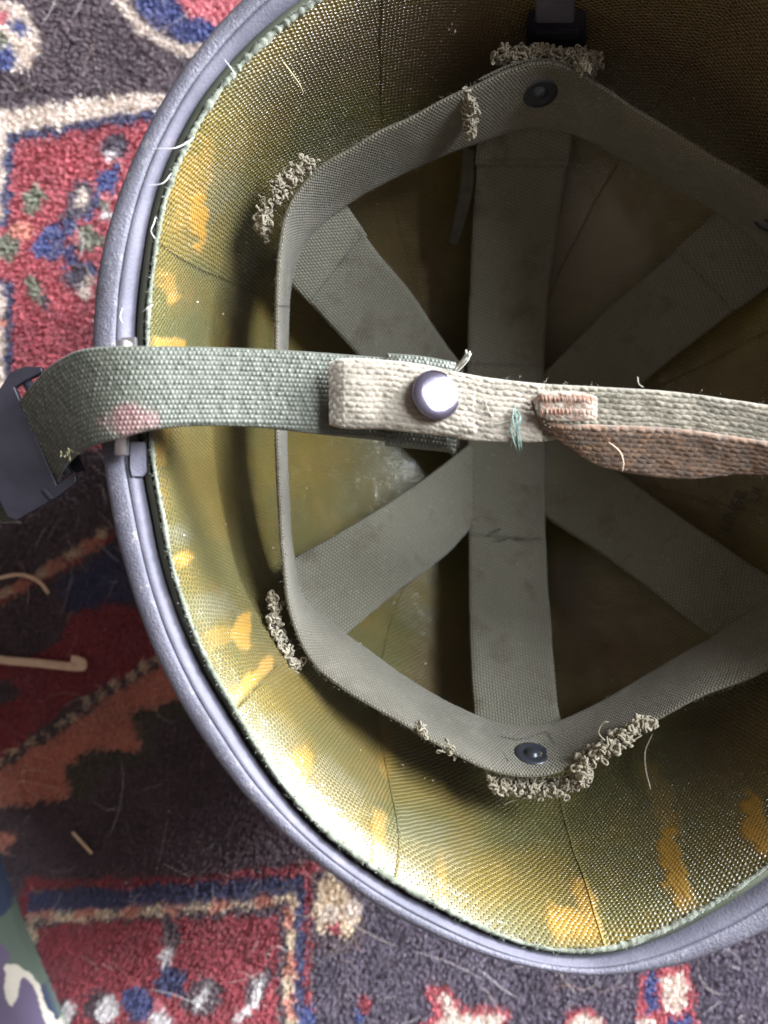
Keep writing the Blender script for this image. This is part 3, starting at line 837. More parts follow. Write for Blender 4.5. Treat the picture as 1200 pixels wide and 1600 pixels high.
# stamped lettering on the right wall
def stamp(name, text, px0, py0, ang, size):
    cu = bpy.data.curves.new("stamp_text", 'FONT'); cu.body = text; cu.size = 1.0
    ob = bpy.data.objects.new("stamp_text", cu); COL.objects.link(ob)
    dg = bpy.context.evaluated_depsgraph_get()
    me = bpy.data.meshes.new_from_object(ob.evaluated_get(dg))
    COL.objects.unlink(ob); bpy.data.objects.remove(ob)
    bm = bmesh.new(); bm.from_mesh(me)
    bmesh.ops.triangulate(bm, faces=bm.faces)
    ca, sa = math.cos(ang), math.sin(ang)
    for v in bm.verts:
        x, y = v.co.x * size, v.co.y * size
        q = (px0 + x * ca - y * sa, py0 - (x * sa + y * ca))
        th, ph = hit(*q)
        v.co = bowl(np.array([th]), np.array([ph]), 0.0022)[0]
    m2 = bpy.data.meshes.new(name); bm.to_mesh(m2); bm.free()
    return link(name, m2, M_INK, liner)
stamp("stamped_word", "LINER", 1145, 836, math.radians(66), 27)
stamp("stamped_word", "UI", 1190, 790, math.radians(72), 27)

# ------------------------------------------------------------------ suspension
BC = np.array([0.054, 0.033, 0.10])
def zband(y, base): return base
U_px = [(432, 480), (431, 590), (432, 700), (437, 800), (443, 880), (455, 965), (490, 1038), (545, 1082), (610, 1120), (700, 1172), (775, 1206), (845, 1213), (915, 1188), (1000, 1140), (1100, 1088), (1185, 1055), (1250, 1010), (1295, 930), (1306, 800), (1306, 640),
        (1302, 480), (1286, 390), (1246, 325), (1185, 286), (1110, 240), (1010, 178), (945, 138), (905, 112), (855, 97), (800, 106), (730, 138), (640, 182), (560, 224), (492, 268), (452, 322), (437, 390)]
L_px = [(450, 480), (447, 590), (447, 700), (451, 800), (456, 860), (470, 925), (520, 975), (570, 1012), (630, 1056), (705, 1100), (770, 1128), (840, 1134), (900, 1115), (985, 1070), (1075, 1018), (1130, 985), (1188, 942), (1226, 885), (1240, 780), (1243, 640),
        (1240, 510), (1226, 440), (1186, 382), (1130, 338), (1070, 302), (985, 255), (930, 225), (890, 208), (845, 200), (795, 207), (735, 228), (660, 258), (595, 290), (530, 328), (480, 375), (458, 425)]
def zU(px, py): return 0.1290 + 0.0010 * math.sin(px / 90.0) + 0.0008 * math.cos(py / 70.0)
U3 = [P(x, y, zU(x, y)) for x, y in U_px]; L3 = [P(x, y, 0.1005) for x, y in L_px]
def twist(S, W): return 0.00010 * (vnoise(S / 0.0004, W / 0.0004, 3) - 0.5) + 0.0002 * (vnoise(S / 0.006, W / 0.006, 4) - 0.5)
band = ribbon("head_band", U3, L3, 0.0019, M_BAND, liner, 0.0006, 40, twist, closed=True, up=BC, wob=0.0010, edge_pow=14)
# fuzz along the band's top edge
uu = catmull(np.array(U3), 2600, True)
fl = []
for p in uu:
    if rng.random() < 0.75:
        d = rng.normal(0, 1, 3); d[2] = abs(d[2]); d /= np.linalg.norm(d); L = rng.uniform(0.0005, 0.0016)
        q = p + rng.normal(0, 0.0004, 3)
        fl.append([q, q + d * L * 0.6, q + d * L + rng.normal(0, 0.0002, 3)])
o = tubes("band_fuzz", fl, 0.00009, M_BAND, liner, 3); o["kind"] = "stuff"
# second layer of webbing at the top corner
ribbon("band_overlap", [P(x, y, 0.1285) for x, y in ((745, 125), (800, 100), (850, 92), (900, 104), (925, 118))], [P(x, y, 0.112) for x, y in ((748, 150), (800, 128), (850, 122), (895, 136), (915, 148))], 0.0016, M_BAND, liner, 0.0008, 14, twist, up=BC)

def crown(A, B, name="crown_strap", th=0.0016, **k):
    return ribbon(name, PP(A), PP(B), th, M_CROWN, liner, 0.0008, 30, None, wob=0.0006, edge_pow=12, **k)
dz = -0.0016
crown([(520, 288, .104), (545, 326, .0955), (585, 388, .083), (640, 455, .068), (705, 548, .048), (770, 625, .0375), (830, 690, .035)],
      [(425, 400, .104), (455, 442, .0955), (497, 488, .083), (550, 545, .068), (625, 630, .048), (700, 705, .0375), (760, 765, .035)])
crown([(1145, 300, .104), (1105, 342, .0955), (1042, 404, .083), (960, 475, .066), (860, 572, .046), (790, 640, .0375), (740, 690, .0365)],
      [(1254, 390, .104), (1208, 438, .0955), (1132, 497, .083), (1050, 560, .066), (945, 645, .046), (860, 710, .0375), (800, 765, .0365)])
crown([(438, 886, .104), (466, 868, .0955), (560, 815, .080), (650, 758, .060), (735, 692, .044), (800, 640, .0395), (850, 600, .0395)],
      [(520, 1008, .104), (548, 986, .0955), (620, 925, .080), (690, 872, .060), (748, 815, .045), (830, 745, .0395), (890, 700, .0395)])
crown([(760, 590, .0385), (810, 626, .0385), (900, 690, .046), (1000, 762, .065), (1100, 832, .086), (1190, 893, .0955), (1228, 918, .104)],
      [(700, 690, .0385), (775, 750, .0385), (858, 812, .046), (950, 872, .065), (1040, 940, .086), (1118, 1000, .0955), (1152, 1024, .104)])
crown([(749, 165, .104), (747, 205, .0955), (744, 270, .083), (738, 360, .067), (733, 460, .053), (730, 560, .0465), (731, 690, .0440), (733, 850, .049), (733, 960, .063), (737, 1050, .082), (741, 1125, .0955), (744, 1160, .104)],
      [(896, 165, .104), (892, 205, .0955), (884, 270, .083), (870, 360, .067), (857, 460, .053), (850, 560, .0465), (850, 690, .0440), (852, 850, .049), (859, 960, .063), (867, 1050, .082), (875, 1125, .0955), (879, 1160, .104)])
# sewn-down doubled ends
crown([(1150, 296, .1056), (1106, 342, .0972), (1056, 388, .0878)], [(1254, 390, .1056), (1210, 440, .0972), (1150, 486, .0878)], "sewn_strap_end", 0.0014)
crown([(746, 165, .1056), (745, 205, .0972), (742, 258, .0870)], [(899, 165, .1056), (895, 205, .0972), (889, 258, .0870)], "sewn_strap_end", 0.0014)
crown([(521, 287, .1056), (546, 325, .0972), (574, 368, .0882)], [(424, 401, .1056), (453, 443, .0972), (486, 478, .0882)], "sewn_strap_end", 0.0014)
def stitch_row(a, b, k, col):
    a = np.array(a, float); b = np.array(b, float); ls = []
    for i in range(k):
        p = P(*(a + (b - a) * (i + 0.15) / k)); q = P(*(a + (b - a) * (i + 0.8) / k)); m = (p + q) / 2; m[2] += 0.0003
        ls.append([p, m, q])
    tubes("end_stitching", ls, 0.00022, M_THREAD, liner, 4, [col] * len(ls))
stitch_row((1064, 390, .0900), (1150, 478, .0900), 22, lin(70, 66, 52)); stitch_row((748, 250, .0893), (884, 251, .0893), 22, lin(70, 66, 52)); stitch_row((568, 366, .0905), (488, 468, .0905), 22, lin(64, 72, 72))
# limp tape hanging beside the top strap
ribbon("tape_tail", PP([(722, 225, .090), (716, 300, .076), (698, 382, .058)]), PP([(742, 235, .090), (737, 305, .076), (716, 384, .058)]), 0.0012, M_TAIL, liner, 0.001, 10)
# seam stitches across the crown strap
DK = lin(50, 44, 38)
st = []
for (x0, y0, x1, y1, z) in ((735, 566, 848, 571, .0473), (735, 833, 850, 842, .0495)):
    k = 22
    for i in range(k):
        a = i / k; b = (i + 0.8) / k
        jx = rng.normal(0, 1.6, 2)
        st.append([P(x0 + (x1 - x0) * a, y0 + (y1 - y0) * a + jx[0], z + 0.0008), P(x0 + (x1 - x0) * (a + b) / 2, y0 + (y1 - y0) * (a + b) / 2, z + 0.0013), P(x0 + (x1 - x0) * b, y0 + (y1 - y0) * b + jx[1], z + 0.0008)])
for (pts) in (((762, 838), (775, 828), (784, 826), (772, 833)), ((765, 846), (790, 842), (800, 838)), ((800, 836), (812, 842), (826, 846))):
    st.append([P(x, y, .0510) for x, y in pts])
tubes("seam_stitching", st[:22], 0.00025, M_THREAD, liner, 5, [DK] * 22)
tubes("seam_stitching", st[22:], 0.00030, M_THREAD, liner, 5, [DK] * (len(st) - 22))
st = []
for pts in (((776, 1150), (784, 1172), (795, 1190)), ((856, 1142), (864, 1158), (872, 1176)), ((776, 1150), (815, 1154), (856, 1142))):
    q = catmull(np.array(pts, float), 14)
    for i in range(0, 13):
        a, b = q[i], q[i] * 0.25 + q[i + 1] * 0.75
        zz = lambda p: 0.1005 + (p[1] - 1130) / 80 * 0.0285 + 0.0026
        st.append([P(a[0], a[1], zz(a)), P((a[0] + b[0]) / 2, (a[1] + b[1]) / 2, zz(a) + 0.0004), P(b[0], b[1], zz(b))])
tubes("box_stitching", st, 0.00028, M_THREAD, liner, 5, [lin(60, 62, 50)] * len(st))

# washers that rivet the band to the shell
WP = [(0.0060, -0.0006), (0.0063, 0.0002), (0.0060, 0.0008), (0.0044, 0.0010), (0.0030, 0.0005), (0.0024, 0.0006), (0.0021, 0.0014), (0.0012, 0.0019), (0.0001, 0.0020)]
def washer(px, py, z, mat=M_WASH, inset=0.0013):
    p = P(px, py, z); nrm = BC - p; nrm[2] = 0.0; nrm /= np.linalg.norm(nrm); nrm[2] = 0.33; nrm /= np.linalg.norm(nrm)
    lathe("rivet_washer", WP, p + nrm * inset, nrm, mat, liner, 36)
washer(831, 1184, 0.118)
washer(843, 139, 0.1175)
washer(1206, 333, 0.1155)
washer(1206, 1004, 0.1155)

# crumbled terry remnants: little curled yarn loops
def curls(name, path, n, spread, size=0.00072, yarn=0.00034, threads=(), zspread=0.0014):
    pts = catmull(PP(path), 200)
    spread *= 0.72; zspread *= 0.8
    lines = []
    n = max(6, int(n * 1.05))
    for k in range(n):
        p = pts[rng.integers(0, 200)] + rng.normal(0, 1, 3) * np.array([spread, spread, zspread])
        home = p.copy(); d = rng.normal(0, 1, 3); d /= np.linalg.norm(d); ln = [p.copy()]
        curl = rng.normal(0, 1, 3); curl /= np.linalg.norm(curl)
        for q in range(int(rng.integers(16, 30))):
            d = d + np.cross(curl, d) * 0.42 + rng.normal(0, 0.42, 3) + (home - p) * 190
            d /= np.linalg.norm(d); p = p + d * size * 0.62
            ln.append(p.copy())
        lines.append(np.array(ln))
    rad = list(yarn * rng.uniform(0.8, 1.3, n))
    for tr in threads:
        lines.append(catmull(PP(tr), 14)); rad.append(yarn * 0.7)
    return tubes(name, lines, np.array(rad), M_TERRY, liner, 6)
curls("terry_remnant", [(482, 250, .128), (455, 272, .128), (432, 300, .127), (412, 340, .125), (410, 362, .124)], 190, 0.0013)
curls("terry_remnant", [(735, 150, .1275), (736, 180, .121), (732, 214, .113)], 46, 0.0007, 0.001, 0.00036, zspread=0.0008)
curls("terry_remnant", [(427, 930, .123), (430, 965, .124), (442, 1010, .125), (468, 1044, .125)], 130, 0.0009)
curls("terry_remnant", [(768, 1222, .126), (800, 1230, .124), (850, 1232, .122), (900, 1222, .124), (910, 1205, .127)], 230, 0.0015, threads=[[(785, 1258, .118), (805, 1250, .12), (830, 1245, .121)]])
curls("terry_remnant", [(905, 1196, .1295), (940, 1172, .131), (965, 1160, .131), (985, 1140, .130), (1000, 1128, .130), (1022, 1134, .1295)], 130, 0.0009, 0.0008, 0.00042,
      threads=[[(948, 1160, .131), (935, 1145, .134), (942, 1130, .136), (952, 1128, .137)], [(1004, 1148, .131), (985, 1160, .13), (962, 1176, .128)], [(948, 1150, .131), (950, 1165, .133), (951, 1182, .131)]])
curls("terry_remnant", [(782, 88, .125), (815, 86, .124), (850, 84, .124), (880, 86, .125), (908, 92, .126), (935, 98, .124)], 210, 0.0015)
curls("terry_remnant", [(905, 100, .1275), (912, 112, .128)], 40, 0.0009)
curls("terry_remnant", [(655, 1140, .1285), (662, 1144, .1285)], 14, 0.0005, 0.0007, 0.0003); curls("terry_remnant", [(700, 1168, .1285), (708, 1173, .1285)], 16, 0.0005, 0.0007, 0.0003)

# black clip on the rear wall
clip_z = 0.118
def wallpoly(pts, off):
    out = []
    for x, y in pts:
        th, ph = hit(x, y); out.append(bowl(np.array([th]), np.array([ph]), off)[0])
    return out
cb = bmesh.new()
def wallbox(pts, o0, o1, name, mat, parent):
    lo = wallpoly(pts, o0); hi = wallpoly(pts, o1)
    bm = bmesh.new(); a = [bm.verts.new(p) for p in lo]; b = [bm.verts.new(p) for p in hi]; m = len(a)
    bm.faces.new(a); bm.faces.new(b)
    for i in range(m): bm.faces.new((a[i], a[(i + 1) % m], b[(i + 1) % m], b[i]))
    bmesh.ops.recalc_face_normals(bm, faces=bm.faces)
    bmesh.ops.bevel(bm, geom=list(bm.edges), offset=0.0005, segments=2, affect='EDGES', clamp_overlap=True)
    me = bpy.data.meshes.new(name); bm.to_mesh(me); bm.free()
    return link(name, me, mat, parent)
clip = wallbox([(824, 12), (916, 10), (918, 58), (905, 64), (832, 64), (822, 58)], 0.0008, 0.0040, "clip_plate", M_BLACK, liner)
wallbox([(834, 26), (908, 25), (908, 40), (834, 41)], 0.0040, 0.0062, "clip_bar", M_BLACK, clip)
wallbox([(836, -22), (899, -23), (899, 13), (836, 14)], 0.0040, 0.0056, "clip_tongue", M_STEEL, clip)

# ------------------------------------------------------------------ nylon chin strap with buckle
chin = empty("chin_strap", (0, 0, 0), "wide green nylon chin strap hanging over the helmet's left rim with black metal buckle", "strap")
def weave_nylon(S, W):
    cu, cv = 0.00116, 0.00132
    v = W / cv; row = np.floor(v); u = S / cu + 0.5 * np.mod(row, 2)
    fu = u - np.floor(u) - 0.5; fv = v - row - 0.5
    d2 = (fu / 0.52) ** 2 + (fv / 0.56) ** 2
    hv = 0.55 + 0.75 * hash2(np.floor(u), row, 77)
    return 0.00034 * hv * np.sqrt(np.clip(1 - d2, 0, 1)) + 0.00012 * (vnoise(S / 0.0035, W / 0.0035, 5) - 0.5) + 0.00008 * vnoise(S / 0.0003, W / 0.0003, 6)
def weave_cotton(S, W):
    cu, cv = 0.0026, 0.00155
    Wn = W + 0.00015 * np.sin(S / 0.002)
    v = Wn / cv; row = np.floor(v); fv = v - row - 0.5
    sh = np.where(np.mod(row, 2) > 0.5, 0.8, -0.35)
    u = S / cu + 0.5 * np.mod(row, 2) + sh * fv * 0.6 + 0.35 * vnoise(S / 0.006, W / 0.003, 19)
    fu = u - np.floor(u) - 0.5
    d2 = (fu / 0.55) ** 2 + (fv / 0.55) ** 2
    hv = 0.5 + 0.9 * hash2(np.floor(u), row, 78)
    return 0.00032 * hv * np.sqrt(np.clip(1 - d2, 0, 1)) + 0.0005 * (vnoise(S / 0.005, W / 0.004, 15) - 0.5) + 0.00016 * vnoise(S / 0.0005, W / 0.0004, 16)
NA = [(712, 574, .1590), (650, 565, .1615), (600, 559, .1632), (500, 551, .1670), (400, 545, .1715), (300, 542, .1775), (220, 541, .1822), (165, 542, .1832), (120, 549, .1810), (80, 572, .1755), (48, 606, .1690), (26, 640, .1625), (14, 662, .1560)]
NB_ = [(712, 700, .1590), (650, 694, .1615), (600, 689, .1632), (500, 679, .1670), (400, 668, .1715), (300, 666, .1780), (235, 673, .1822), (190, 685, .1830), (155, 694, .1815), (128, 706, .1770), (108, 724, .1710), (92, 748, .1640), (80, 770, .1570)]
ribbon("nylon_webbing", PP(NA), PP(NB_), 0.0020, M_NYLON, chin, 0.00022, 110, weave_nylon, edge_pow=14, stain=[(202, 655, 38, 22, 0.0, 1.0)])
# stitched-back end of the webbing, a little wider below the cotton tab
ribbon("folded_webbing_end", PP([(604, 552, .1650), (655, 556, .1637), (712, 566, .1618)]), PP([(602, 697, .1640), (655, 702, .1622), (712, 708, .1605)]), 0.0030, M_NYLON, chin, 0.00025, 110, weave_nylon)
# webbing coming back under the buckle
ribbon("nylon_webbing_return", PP([(-40, 700, .1540), (-5, 745, .1560), (14, 800, .1560)]), PP([(-80, 760, .1540), (-30, 812, .1560), (34, 818, .1560)]), 0.0020, M_NYLON, chin, 0.0003, 70, weave_nylon)
bk = [(-95, 660, .161), (0, 606, .164), (16, 580, .165), (40, 572, .166), (64, 573, .167), (66, 581, .167), (36, 596, .166), (22, 605, .165), (88, 757, .1652), (104, 746, .166), (117, 742, .1665), (119, 753, .1665), (86, 778, .165), (24, 813, .162), (12, 809, .161), (-20, 745, .160)]
buckle = prism("buckle", [([P(x, y, .1665) for x, y, z in bk], 0.0022)], M_BLACK, chin, 0.0005, 3)
prism("buckle_hook", [([P(x, y, .1610) for x, y in ((98, 712), (118, 702), (131, 736), (118, 740), (106, 728), (100, 742), (94, 735))], 0.0020)], M_BLACK, buckle, 0.0004)
rod("buckle_bar", P(40, 592, .1635), P(108, 742, .1635), 0.0014, M_BLACK, buckle)
prism("buckle_rib", [([P(x, y, .1672) for x, y in ((64, 766), (70, 762), (84, 778), (78, 782))], 0.0014)], M_BLACK, buckle, 0.0004)
# pale frayed spots on the lower edge of the webbing
fz = []
for k in range(30):
    x = rng.uniform(94, 130); y = 705 + (120 - x) * 0.32 + rng.normal(0, 2)
    p = P(x, y - 2, .1768); d = rng.normal(0, 1, 3) * np.array([0.0001, 0.0006, 0.0001])
    fz.append([p, p + d, p + d * 1.6])
tubes("frayed_spot", fz, 0.00013, M_THREAD, chin, 4, [lin(205, 195, 150)] * len(fz))

# ------------------------------------------------------------------ cotton strap with rivet
cot = empty("cotton_strap", (0, 0, 0), "worn pale cotton strap with shiny rivet looped on the nylon strap across the helmet opening", "strap")
ribbon("folded_tab", PP([(514, 566, .1712), (540, 560, .1716), (600, 563, .1708), (660, 570, .1700), (716, 582, .1692), (760, 590, .1685)]),
       PP([(515, 664, .1712), (540, 670, .1716), (600, 671, .1708), (660, 678, .1700), (716, 684, .1692), (760, 688, .1685)]), 0.0042, M_COTTON, cot, 0.00028, 80, weave_cotton, edge_pow=5)
ribbon("webbing", PP([(724, 585, .1688), (760, 590, .1686), (800, 595, .1683), (850, 600, .1678), (930, 604, .1675), (1060, 613, .1678), (1200, 633, .1695), (1400, 662, .1740), (1548, 684, .1775)]),
       PP([(724, 686, .1688), (760, 689, .1686), (800, 690, .1680), (850, 690, .1668), (930, 676, .1660), (1060, 676, .1668), (1200, 696, .1685), (1400, 728, .1735), (1548, 748, .1775)]), 0.0022, M_GREENCOT, cot, 0.00030, 76, weave_cotton, edge_pow=8)
ribbon("pale_overlay", PP([(716, 583, .1700), (745, 588, .1698), (780, 593, .1695), (822, 598, .1690), (850, 600, .1688)]), PP([(716, 686, .1700), (745, 689, .1698), (780, 690, .1694), (822, 691, .1686), (846, 690, .1682)]), 0.0016, M_COTTON, cot, 0.00028, 80, weave_cotton)
ribbon("rust_stained_webbing", PP([(830, 622, .1712), (848, 648, .1716), (880, 662, .1718), (940, 664, .1716), (1060, 670, .1716), (1200, 690, .1726), (1400, 718, .1765), (1548, 742, .1790)]),
       PP([(838, 648, .1702), (858, 672, .1690), (890, 696, .1670), (940, 728, .1650), (1060, 747, .1640), (1200, 740, .1660), (1400, 770, .1730), (1548, 800, .1775)]), 0.0020, M_BROWN, cot, 0.00030, 70, weave_cotton, edge_pow=8)
ribbon("stitched_end", PP([(832, 626, .1718), (845, 614, .1722), (870, 612, .1722), (905, 613, .1720), (932, 620, .1712)]), PP([(840, 650, .1718), (860, 658, .1722), (880, 659, .1722), (908, 658, .1720), (932, 656, .1712)]), 0.0018, M_TABB, cot, 0.00028, 40, weave_cotton, edge_pow=4)
st = []
for k in range(26):
    x = 846 + (k % 13) * 6.4 + rng.normal(0, 0.8); y = 624 + 19 * (k // 13) + rng.normal(0, 1.0)
    st.append([P(x, y - 8, .1733), P(x + 1.5, y, .1739), P(x + 2, y + 8, .1733)])
tubes("bar_tack", st, 0.00028, M_THREAD, cot, 5, [lin(*random.choice([(134, 88, 70), (150, 122, 102), (122, 84, 70), (140, 96, 78)])) for _ in st])
# rivet: leans towards the window
rn = np.array([0.37, 0.18, 1.0]); rn /= np.linalg.norm(rn)
RP = [(0.0066, -0.0006), (0.0070, 0.0002), (0.0071, 0.0008), (0.0068, 0.0013), (0.0060, 0.0016), (0.0046, 0.00185), (0.0030, 0.0020), (0.0014, 0.0021), (0.00005, 0.00212)]
lathe("rivet", RP, P(680, 618, .1722), rn, M_RIVET, cot, 56)
# loose threads
TC = [lin(140, 160, 148), lin(120, 150, 142), lin(112, 140, 132)]
th = []
for k in range(7):
    x0 = 805 + rng.normal(0, 4); y0 = 640 + rng.normal(0, 5)
    th.append([P(x0, y0, .1708), P(x0 + rng.normal(0, 5), y0 + 12 + rng.normal(0, 4), .1722), P(806 + rng.normal(0, 4), 672, .1716), P(809 + rng.normal(0, 4), 700 + rng.normal(0, 6), .169)])
tubes("teal_thread", [catmull(t, 12) for t in th], 0.00016, M_THREAD, cot, 5, [TC[i % 3] for i in range(len(th))])
th = [[P(708, 582, .168), P(718, 568, .170), P(730, 556, .172), P(735, 548, .173)], [P(710, 584, .168), P(722, 572, .170), P(732, 560, .172), P(733, 550, .173)], [P(706, 580, .168), P(715, 572, .170), P(727, 562, .172), P(737, 552, .172)], [P(709, 580, .168), P(720, 566, .170), P(728, 554, .172), P(728, 546, .173)]]
tubes("frayed_thread", [catmull(t, 10) for t in th], 0.00032, M_THREAD, cot, 5, [lin(205, 205, 192)] * 4)
th = [[P(757, 620, .1712), P(762, 640, .1714), P(772, 655, .1712)], [P(762, 660, .1712), P(780, 662, .1716), P(800, 655, .1712)], [P(700, 690, .166), P(706, 700, .166), P(710, 708, .165)], [P(996, 588, .170), P(998, 600, .171), P(1006, 606, .171)], [P(950, 690, .172), P(968, 705, .173), P(974, 722, .172), P(972, 738, .170)]]
for i, t in enumerate(th):
    tubes("loose_thread", [catmull(t, 10)], 0.00016, M_THREAD, cot, 5, [lin(215, 190, 165) if i == 4 else lin(150, 145, 130)])
# nap of loose fibres on the straps
fz = []
for (ea, eb, z) in (((520, 565), (1200, 632), .171), ((880, 690), (1200, 742), .166), ((850, 660), (1200, 688), .1725)):
    for k in range(80):
        a = rng.random(); x = ea[0] + (eb[0] - ea[0]) * a + rng.normal(0, 2); y = ea[1] + (eb[1] - ea[1]) * a + rng.normal(0, 4)
        p = P(x, y, z); d = rng.normal(0, 1, 3) * 0.00042
        fz.append([p, p + d + rng.normal(0, 0.0003, 3), p + d * 1.8])
o = tubes("strap_nap", fz, 0.00006, M_THREAD, cot, 3, [lin(150, 138, 120)] * len(fz)); o["kind"] = "stuff"

# ------------------------------------------------------------------ camouflage cloth at the lower left corner
CAMO = dict(green=lin(90, 102, 90), purple=lin(98, 86, 110), cream=lin(206, 196, 180), blue=lin(50, 60, 84))
edge = catmull(np.array([(-62, 1270), (-30, 1338), (-6, 1405), (18, 1470), (40, 1520), (62, 1572), (86, 1630), (122, 1710), (162, 1800)], float), 260)
NW = 150
V = np.zeros((260, NW, 3)); colr = np.zeros((260, NW, 3))
for i, (ex_, ey_) in enumerate(edge):
    j = np.arange(NW); w = (j / (NW - 1)) ** 1.25
    lx = ex_ - w * 300; ly = ey_ + w * 90
    hz = 0.0085 + 0.016 * (1 - np.exp(-w * 9)) + 0.004 * np.sin(w * 9 + i * 0.012)
    hz = np.where(j == 0, 0.0055, hz)
    s = (CAM_Z - 0.02) / FPX
    V[i, :, 0] = (lx - 600) * s; V[i, :, 1] = -(ly - 800) * s; V[i, :, 2] = hz
    s2 = FPX / (CAM_Z - hz); qx = 600 + V[i, :, 0] * s2; qy = 800 - V[i, :, 1] * s2
    qx = qx + (fnoise(qx / 18, qy / 18, 70) - 0.5) * 10; qy = qy + (fnoise(qx / 18, qy / 18, 77) - 0.5) * 10
    c = np.repeat([CAMO['green']], NW, 0)
    def inp(pts):
        ins = np.zeros(NW, bool); m = len(pts)
        for k in range(m):
            x1, y1 = pts[k]; x2, y2 = pts[(k + 1) % m]
            if y1 == y2: continue
            ins ^= ((y1 > qy) != (y2 > qy)) & (qx < (x2 - x1) * (qy - y1) / (y2 - y1) + x1)
        return ins
    c[inp([(-400, 1200), (40, 1200), (24, 1400), (12, 1425), (-10, 1440), (-60, 1430), (-400, 1500)])] = CAMO['blue']
    c[inp([(-300, 1476), (8, 1478), (17, 1488), (12, 1502), (-20, 1506), (-300, 1560)])] = CAMO['purple']
    c[inp([(-300, 1530), (8, 1504), (40, 1520), (75, 1590), (110, 1700), (180, 1900), (-300, 1900)])] = CAMO['purple']
    c[inp([(9, 1504), (30, 1506), (54, 1526), (70, 1552), (92, 1590), (110, 1640), (130, 1700), (80, 1700), (70, 1600), (60, 1558), (48, 1536), (38, 1528), (31, 1536), (28, 1560), (20, 1574), (12, 1568), (7, 1545)])] = CAMO['cream']
    c[inp([(62, 1540), (66, 1540), (90, 1580), (100, 1610), (84, 1590), (70, 1566)])] = CAMO['blue']
    for bx, by, bw, cc in ((-80, 1650, 40, 'green'), (-120, 1560, 30, 'cream'), (-40, 1720, 50, 'blue'), (60, 1760, 40, 'green')):
        c[(qx - bx) ** 2 + (qy - by) ** 2 < bw * bw] = CAMO[cc]
    colr[i] = c
Vb = V.copy(); Vb[..., 2] -= 0.0012
n1 = 260 * NW
F = [grid_faces(260, NW, 0, True), grid_faces(260, NW, n1)]
i_ = np.arange(259)
F.append(np.stack([i_ * NW, (i_ + 1) * NW, n1 + (i_ + 1) * NW, n1 + i_ * NW], -1))
o = mesh_np("camouflage_cloth", np.concatenate([V.reshape(-1, 3), Vb.reshape(-1, 3)]), np.concatenate(F), M_CAMO, None, colors=np.concatenate([colr.reshape(-1, 3)] * 2))
tag(o, "corner of green, purple and cream camouflage cloth lying on the rug at bottom left", "cloth")
bmx = o.data.polygons

# ------------------------------------------------------------------ small loose things
def stalk(name, pts, w, label, cat):
    q = catmull(PP(pts), 26)
    wv = np.gradient(q, axis=0); wv /= np.linalg.norm(wv, axis=1)[:, None]
    sd = np.stack([-wv[:, 1], wv[:, 0], 0 * wv[:, 0]], -1) * w
    ob = ribbon(name, (q + sd)[::3], (q - sd)[::3], w * 0.9, M_STRAW, None, 0.001, 8, lambda S, W: 0.0003 * vnoise(S / 0.001, W / 0.0005, 9), edge_pow=3)
    tag(ob, label, cat)
stalk("straw_piece", [(-20, 1028, .0080), (20, 1033, .0085), (70, 1037, .0088), (105, 1041, .0092), (128, 1042, .0095), (131, 1036, .0100), (120, 1031, .0105), (108, 1029, .0105)], 0.0020, "long pale straw with a hooked tip on the rug left of the helmet", "straw")
stalk("wood_splinter", [(113, 1300, .0075), (128, 1316, .0080), (145, 1335, .0078)], 0.0008, "tiny brown splinter on the dark part of the rug below the straw", "splinter")
stalk("straw_fibre", [(-10, 905, .008), (30, 898, .009), (60, 908, .0085), (78, 930, .008)], 0.0009, "thin forked tan fibre on the rug above the long straw", "straw")

lines, rad, cols = [], [], []
for k in range(620):
    s = (CAM_Z - 0.007) / FPX
    x = rng.uniform(-60, 1260); y = rng.uniform(-60, 1660)
    if 330 < x and y < 1330 and not (y < 60 and x < 380): continue
    a = rng.uniform(0, 2 * math.pi); L = rng.uniform(14, 85) * (1 if rng.random() < 0.8 else 1.7); cv = rng.normal(0, 1.0)
    pts = []; z0 = 0.0066
    for t in np.linspace(0, 1, 9):
        pts.append(P(x, y, z0 + 0.0016 * math.sin(t * math.pi) * rng.uniform(0.5, 1)))
        x += math.cos(a) * L / 8; y += math.sin(a) * L / 8; a += cv / 8
    lines.append(np.array(pts)); rad.append(rng.uniform(0.000035, 0.00007)); cols.append(lin(*random.choice([(232, 222, 214), (214, 196, 180), (190, 176, 170), (240, 234, 230), (170, 130, 110)])))
for k in range(110):
    x = rng.uniform(0, 1200); y = rng.uniform(0, 1600)
    if x > 330 and y < 1330: continue
    p = P(x, y, 0.0070); d = rng.normal(0, 1, 3) * np.array([0.0006, 0.0006, 0.0001])
    lines.append(np.array([p, p + d * 0.5, p + d])); rad.append(rng.uniform(0.00015, 0.0004)); cols.append(lin(225, 215, 212))
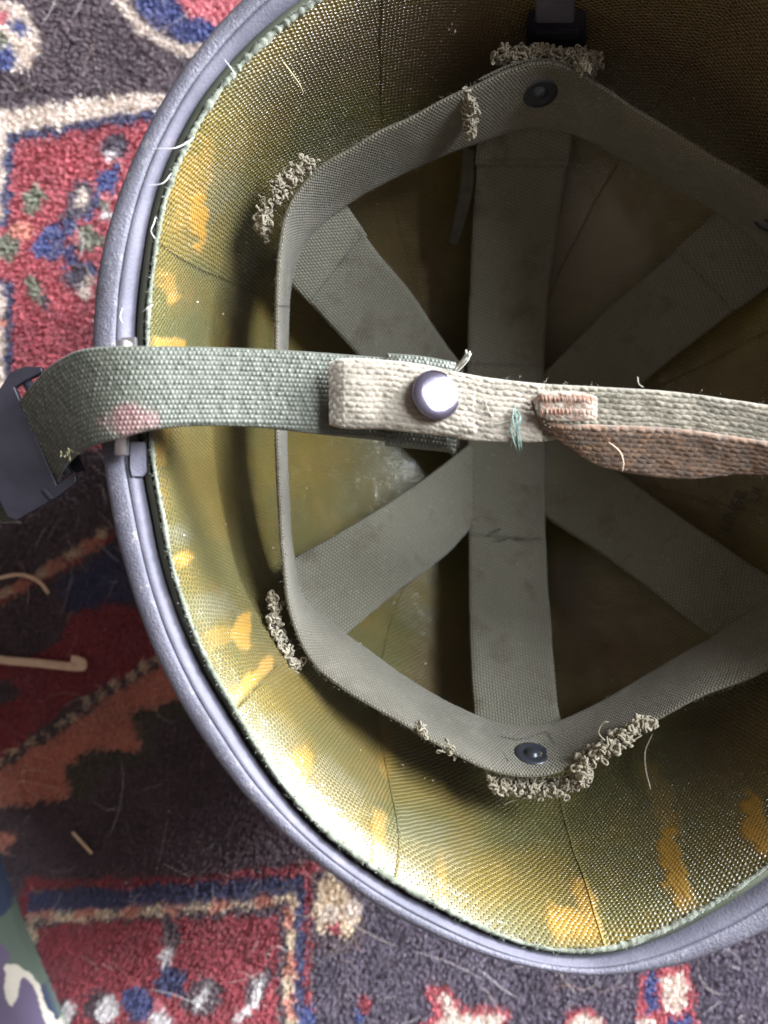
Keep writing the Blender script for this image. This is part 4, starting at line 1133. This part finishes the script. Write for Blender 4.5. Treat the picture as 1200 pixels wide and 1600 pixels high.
o = tubes("loose_hair", lines, np.array(rad), M_HAIR, rug, 4, cols); o["kind"] = "stuff"

# hairs and lint caught in the helmet
def on_wall(pts, off=0.0022):
    out = []
    for i, (x, y) in enumerate(pts):
        t_, p_ = hit(x, y); out.append(bowl(np.array([t_]), np.array([p_]), off + 0.002 * math.sin(i / (len(pts) - 1) * math.pi))[0])
    return catmull(np.array(out), 14)
hl = [on_wall(((434, 86), (452, 110), (468, 138))), on_wall(((1024, 1150), (1013, 1185), (1013, 1215), (1020, 1245))), catmull(PP([(236, 232, .177), (270, 232, .178), (290, 224, .176), (304, 214, .175)]), 12), catmull(PP([(232, 290, .177), (255, 286, .177), (268, 270, .176)]), 12),
      catmull(PP([(244, 338, .174), (240, 350, .176), (236, 362, .176), (244, 375, .174)]), 12), catmull(PP([(222, 488, .175), (230, 482, .176), (240, 476, .175)]), 12), catmull(PP([(350, 92, .177), (362, 108, .178), (368, 118, .176)]), 12), catmull(PP([(192, 480, .177), (188, 495, .178), (192, 505, .1775)]), 10)]
hr = [0.00018, 0.00026] + [0.00010] * 6
hc = [lin(225, 205, 160), lin(230, 220, 200)] + [lin(235, 232, 230)] * 6
for (x, y) in ((627, 1203), (660, 1224), (674, 1228), (340, 488), (300, 470), (662, 1040), (560, 1010), (352, 1345), (470, 1275), (705, 30), (708, 44), (700, 40), (420, 860), (262, 845)):
    t_, p_ = hit(x, y); p = bowl(np.array([t_]), np.array([p_]), 0.0020)[0]
    d = rng.normal(0, 0.0005, 3)
    hl.append(np.array([p, p + d * 0.5, p + d])); hr.append(0.0004); hc.append(lin(230, 222, 214))
for k in range(90):
    t_ = rng.uniform(-math.pi, math.pi); p_ = rng.uniform(0.1, 1.0); p = bowl(np.array([t_]), np.array([p_]), 0.0018)[0]
    d = rng.normal(0, 0.0004, 3); hl.append(np.array([p, p + d * 0.5, p + d])); hr.append(rng.uniform(0.0001, 0.0002)); hc.append(lin(215, 205, 180))
o = tubes("caught_lint", hl, np.array(hr), M_HAIR, liner, 5, hc); o["kind"] = "stuff"
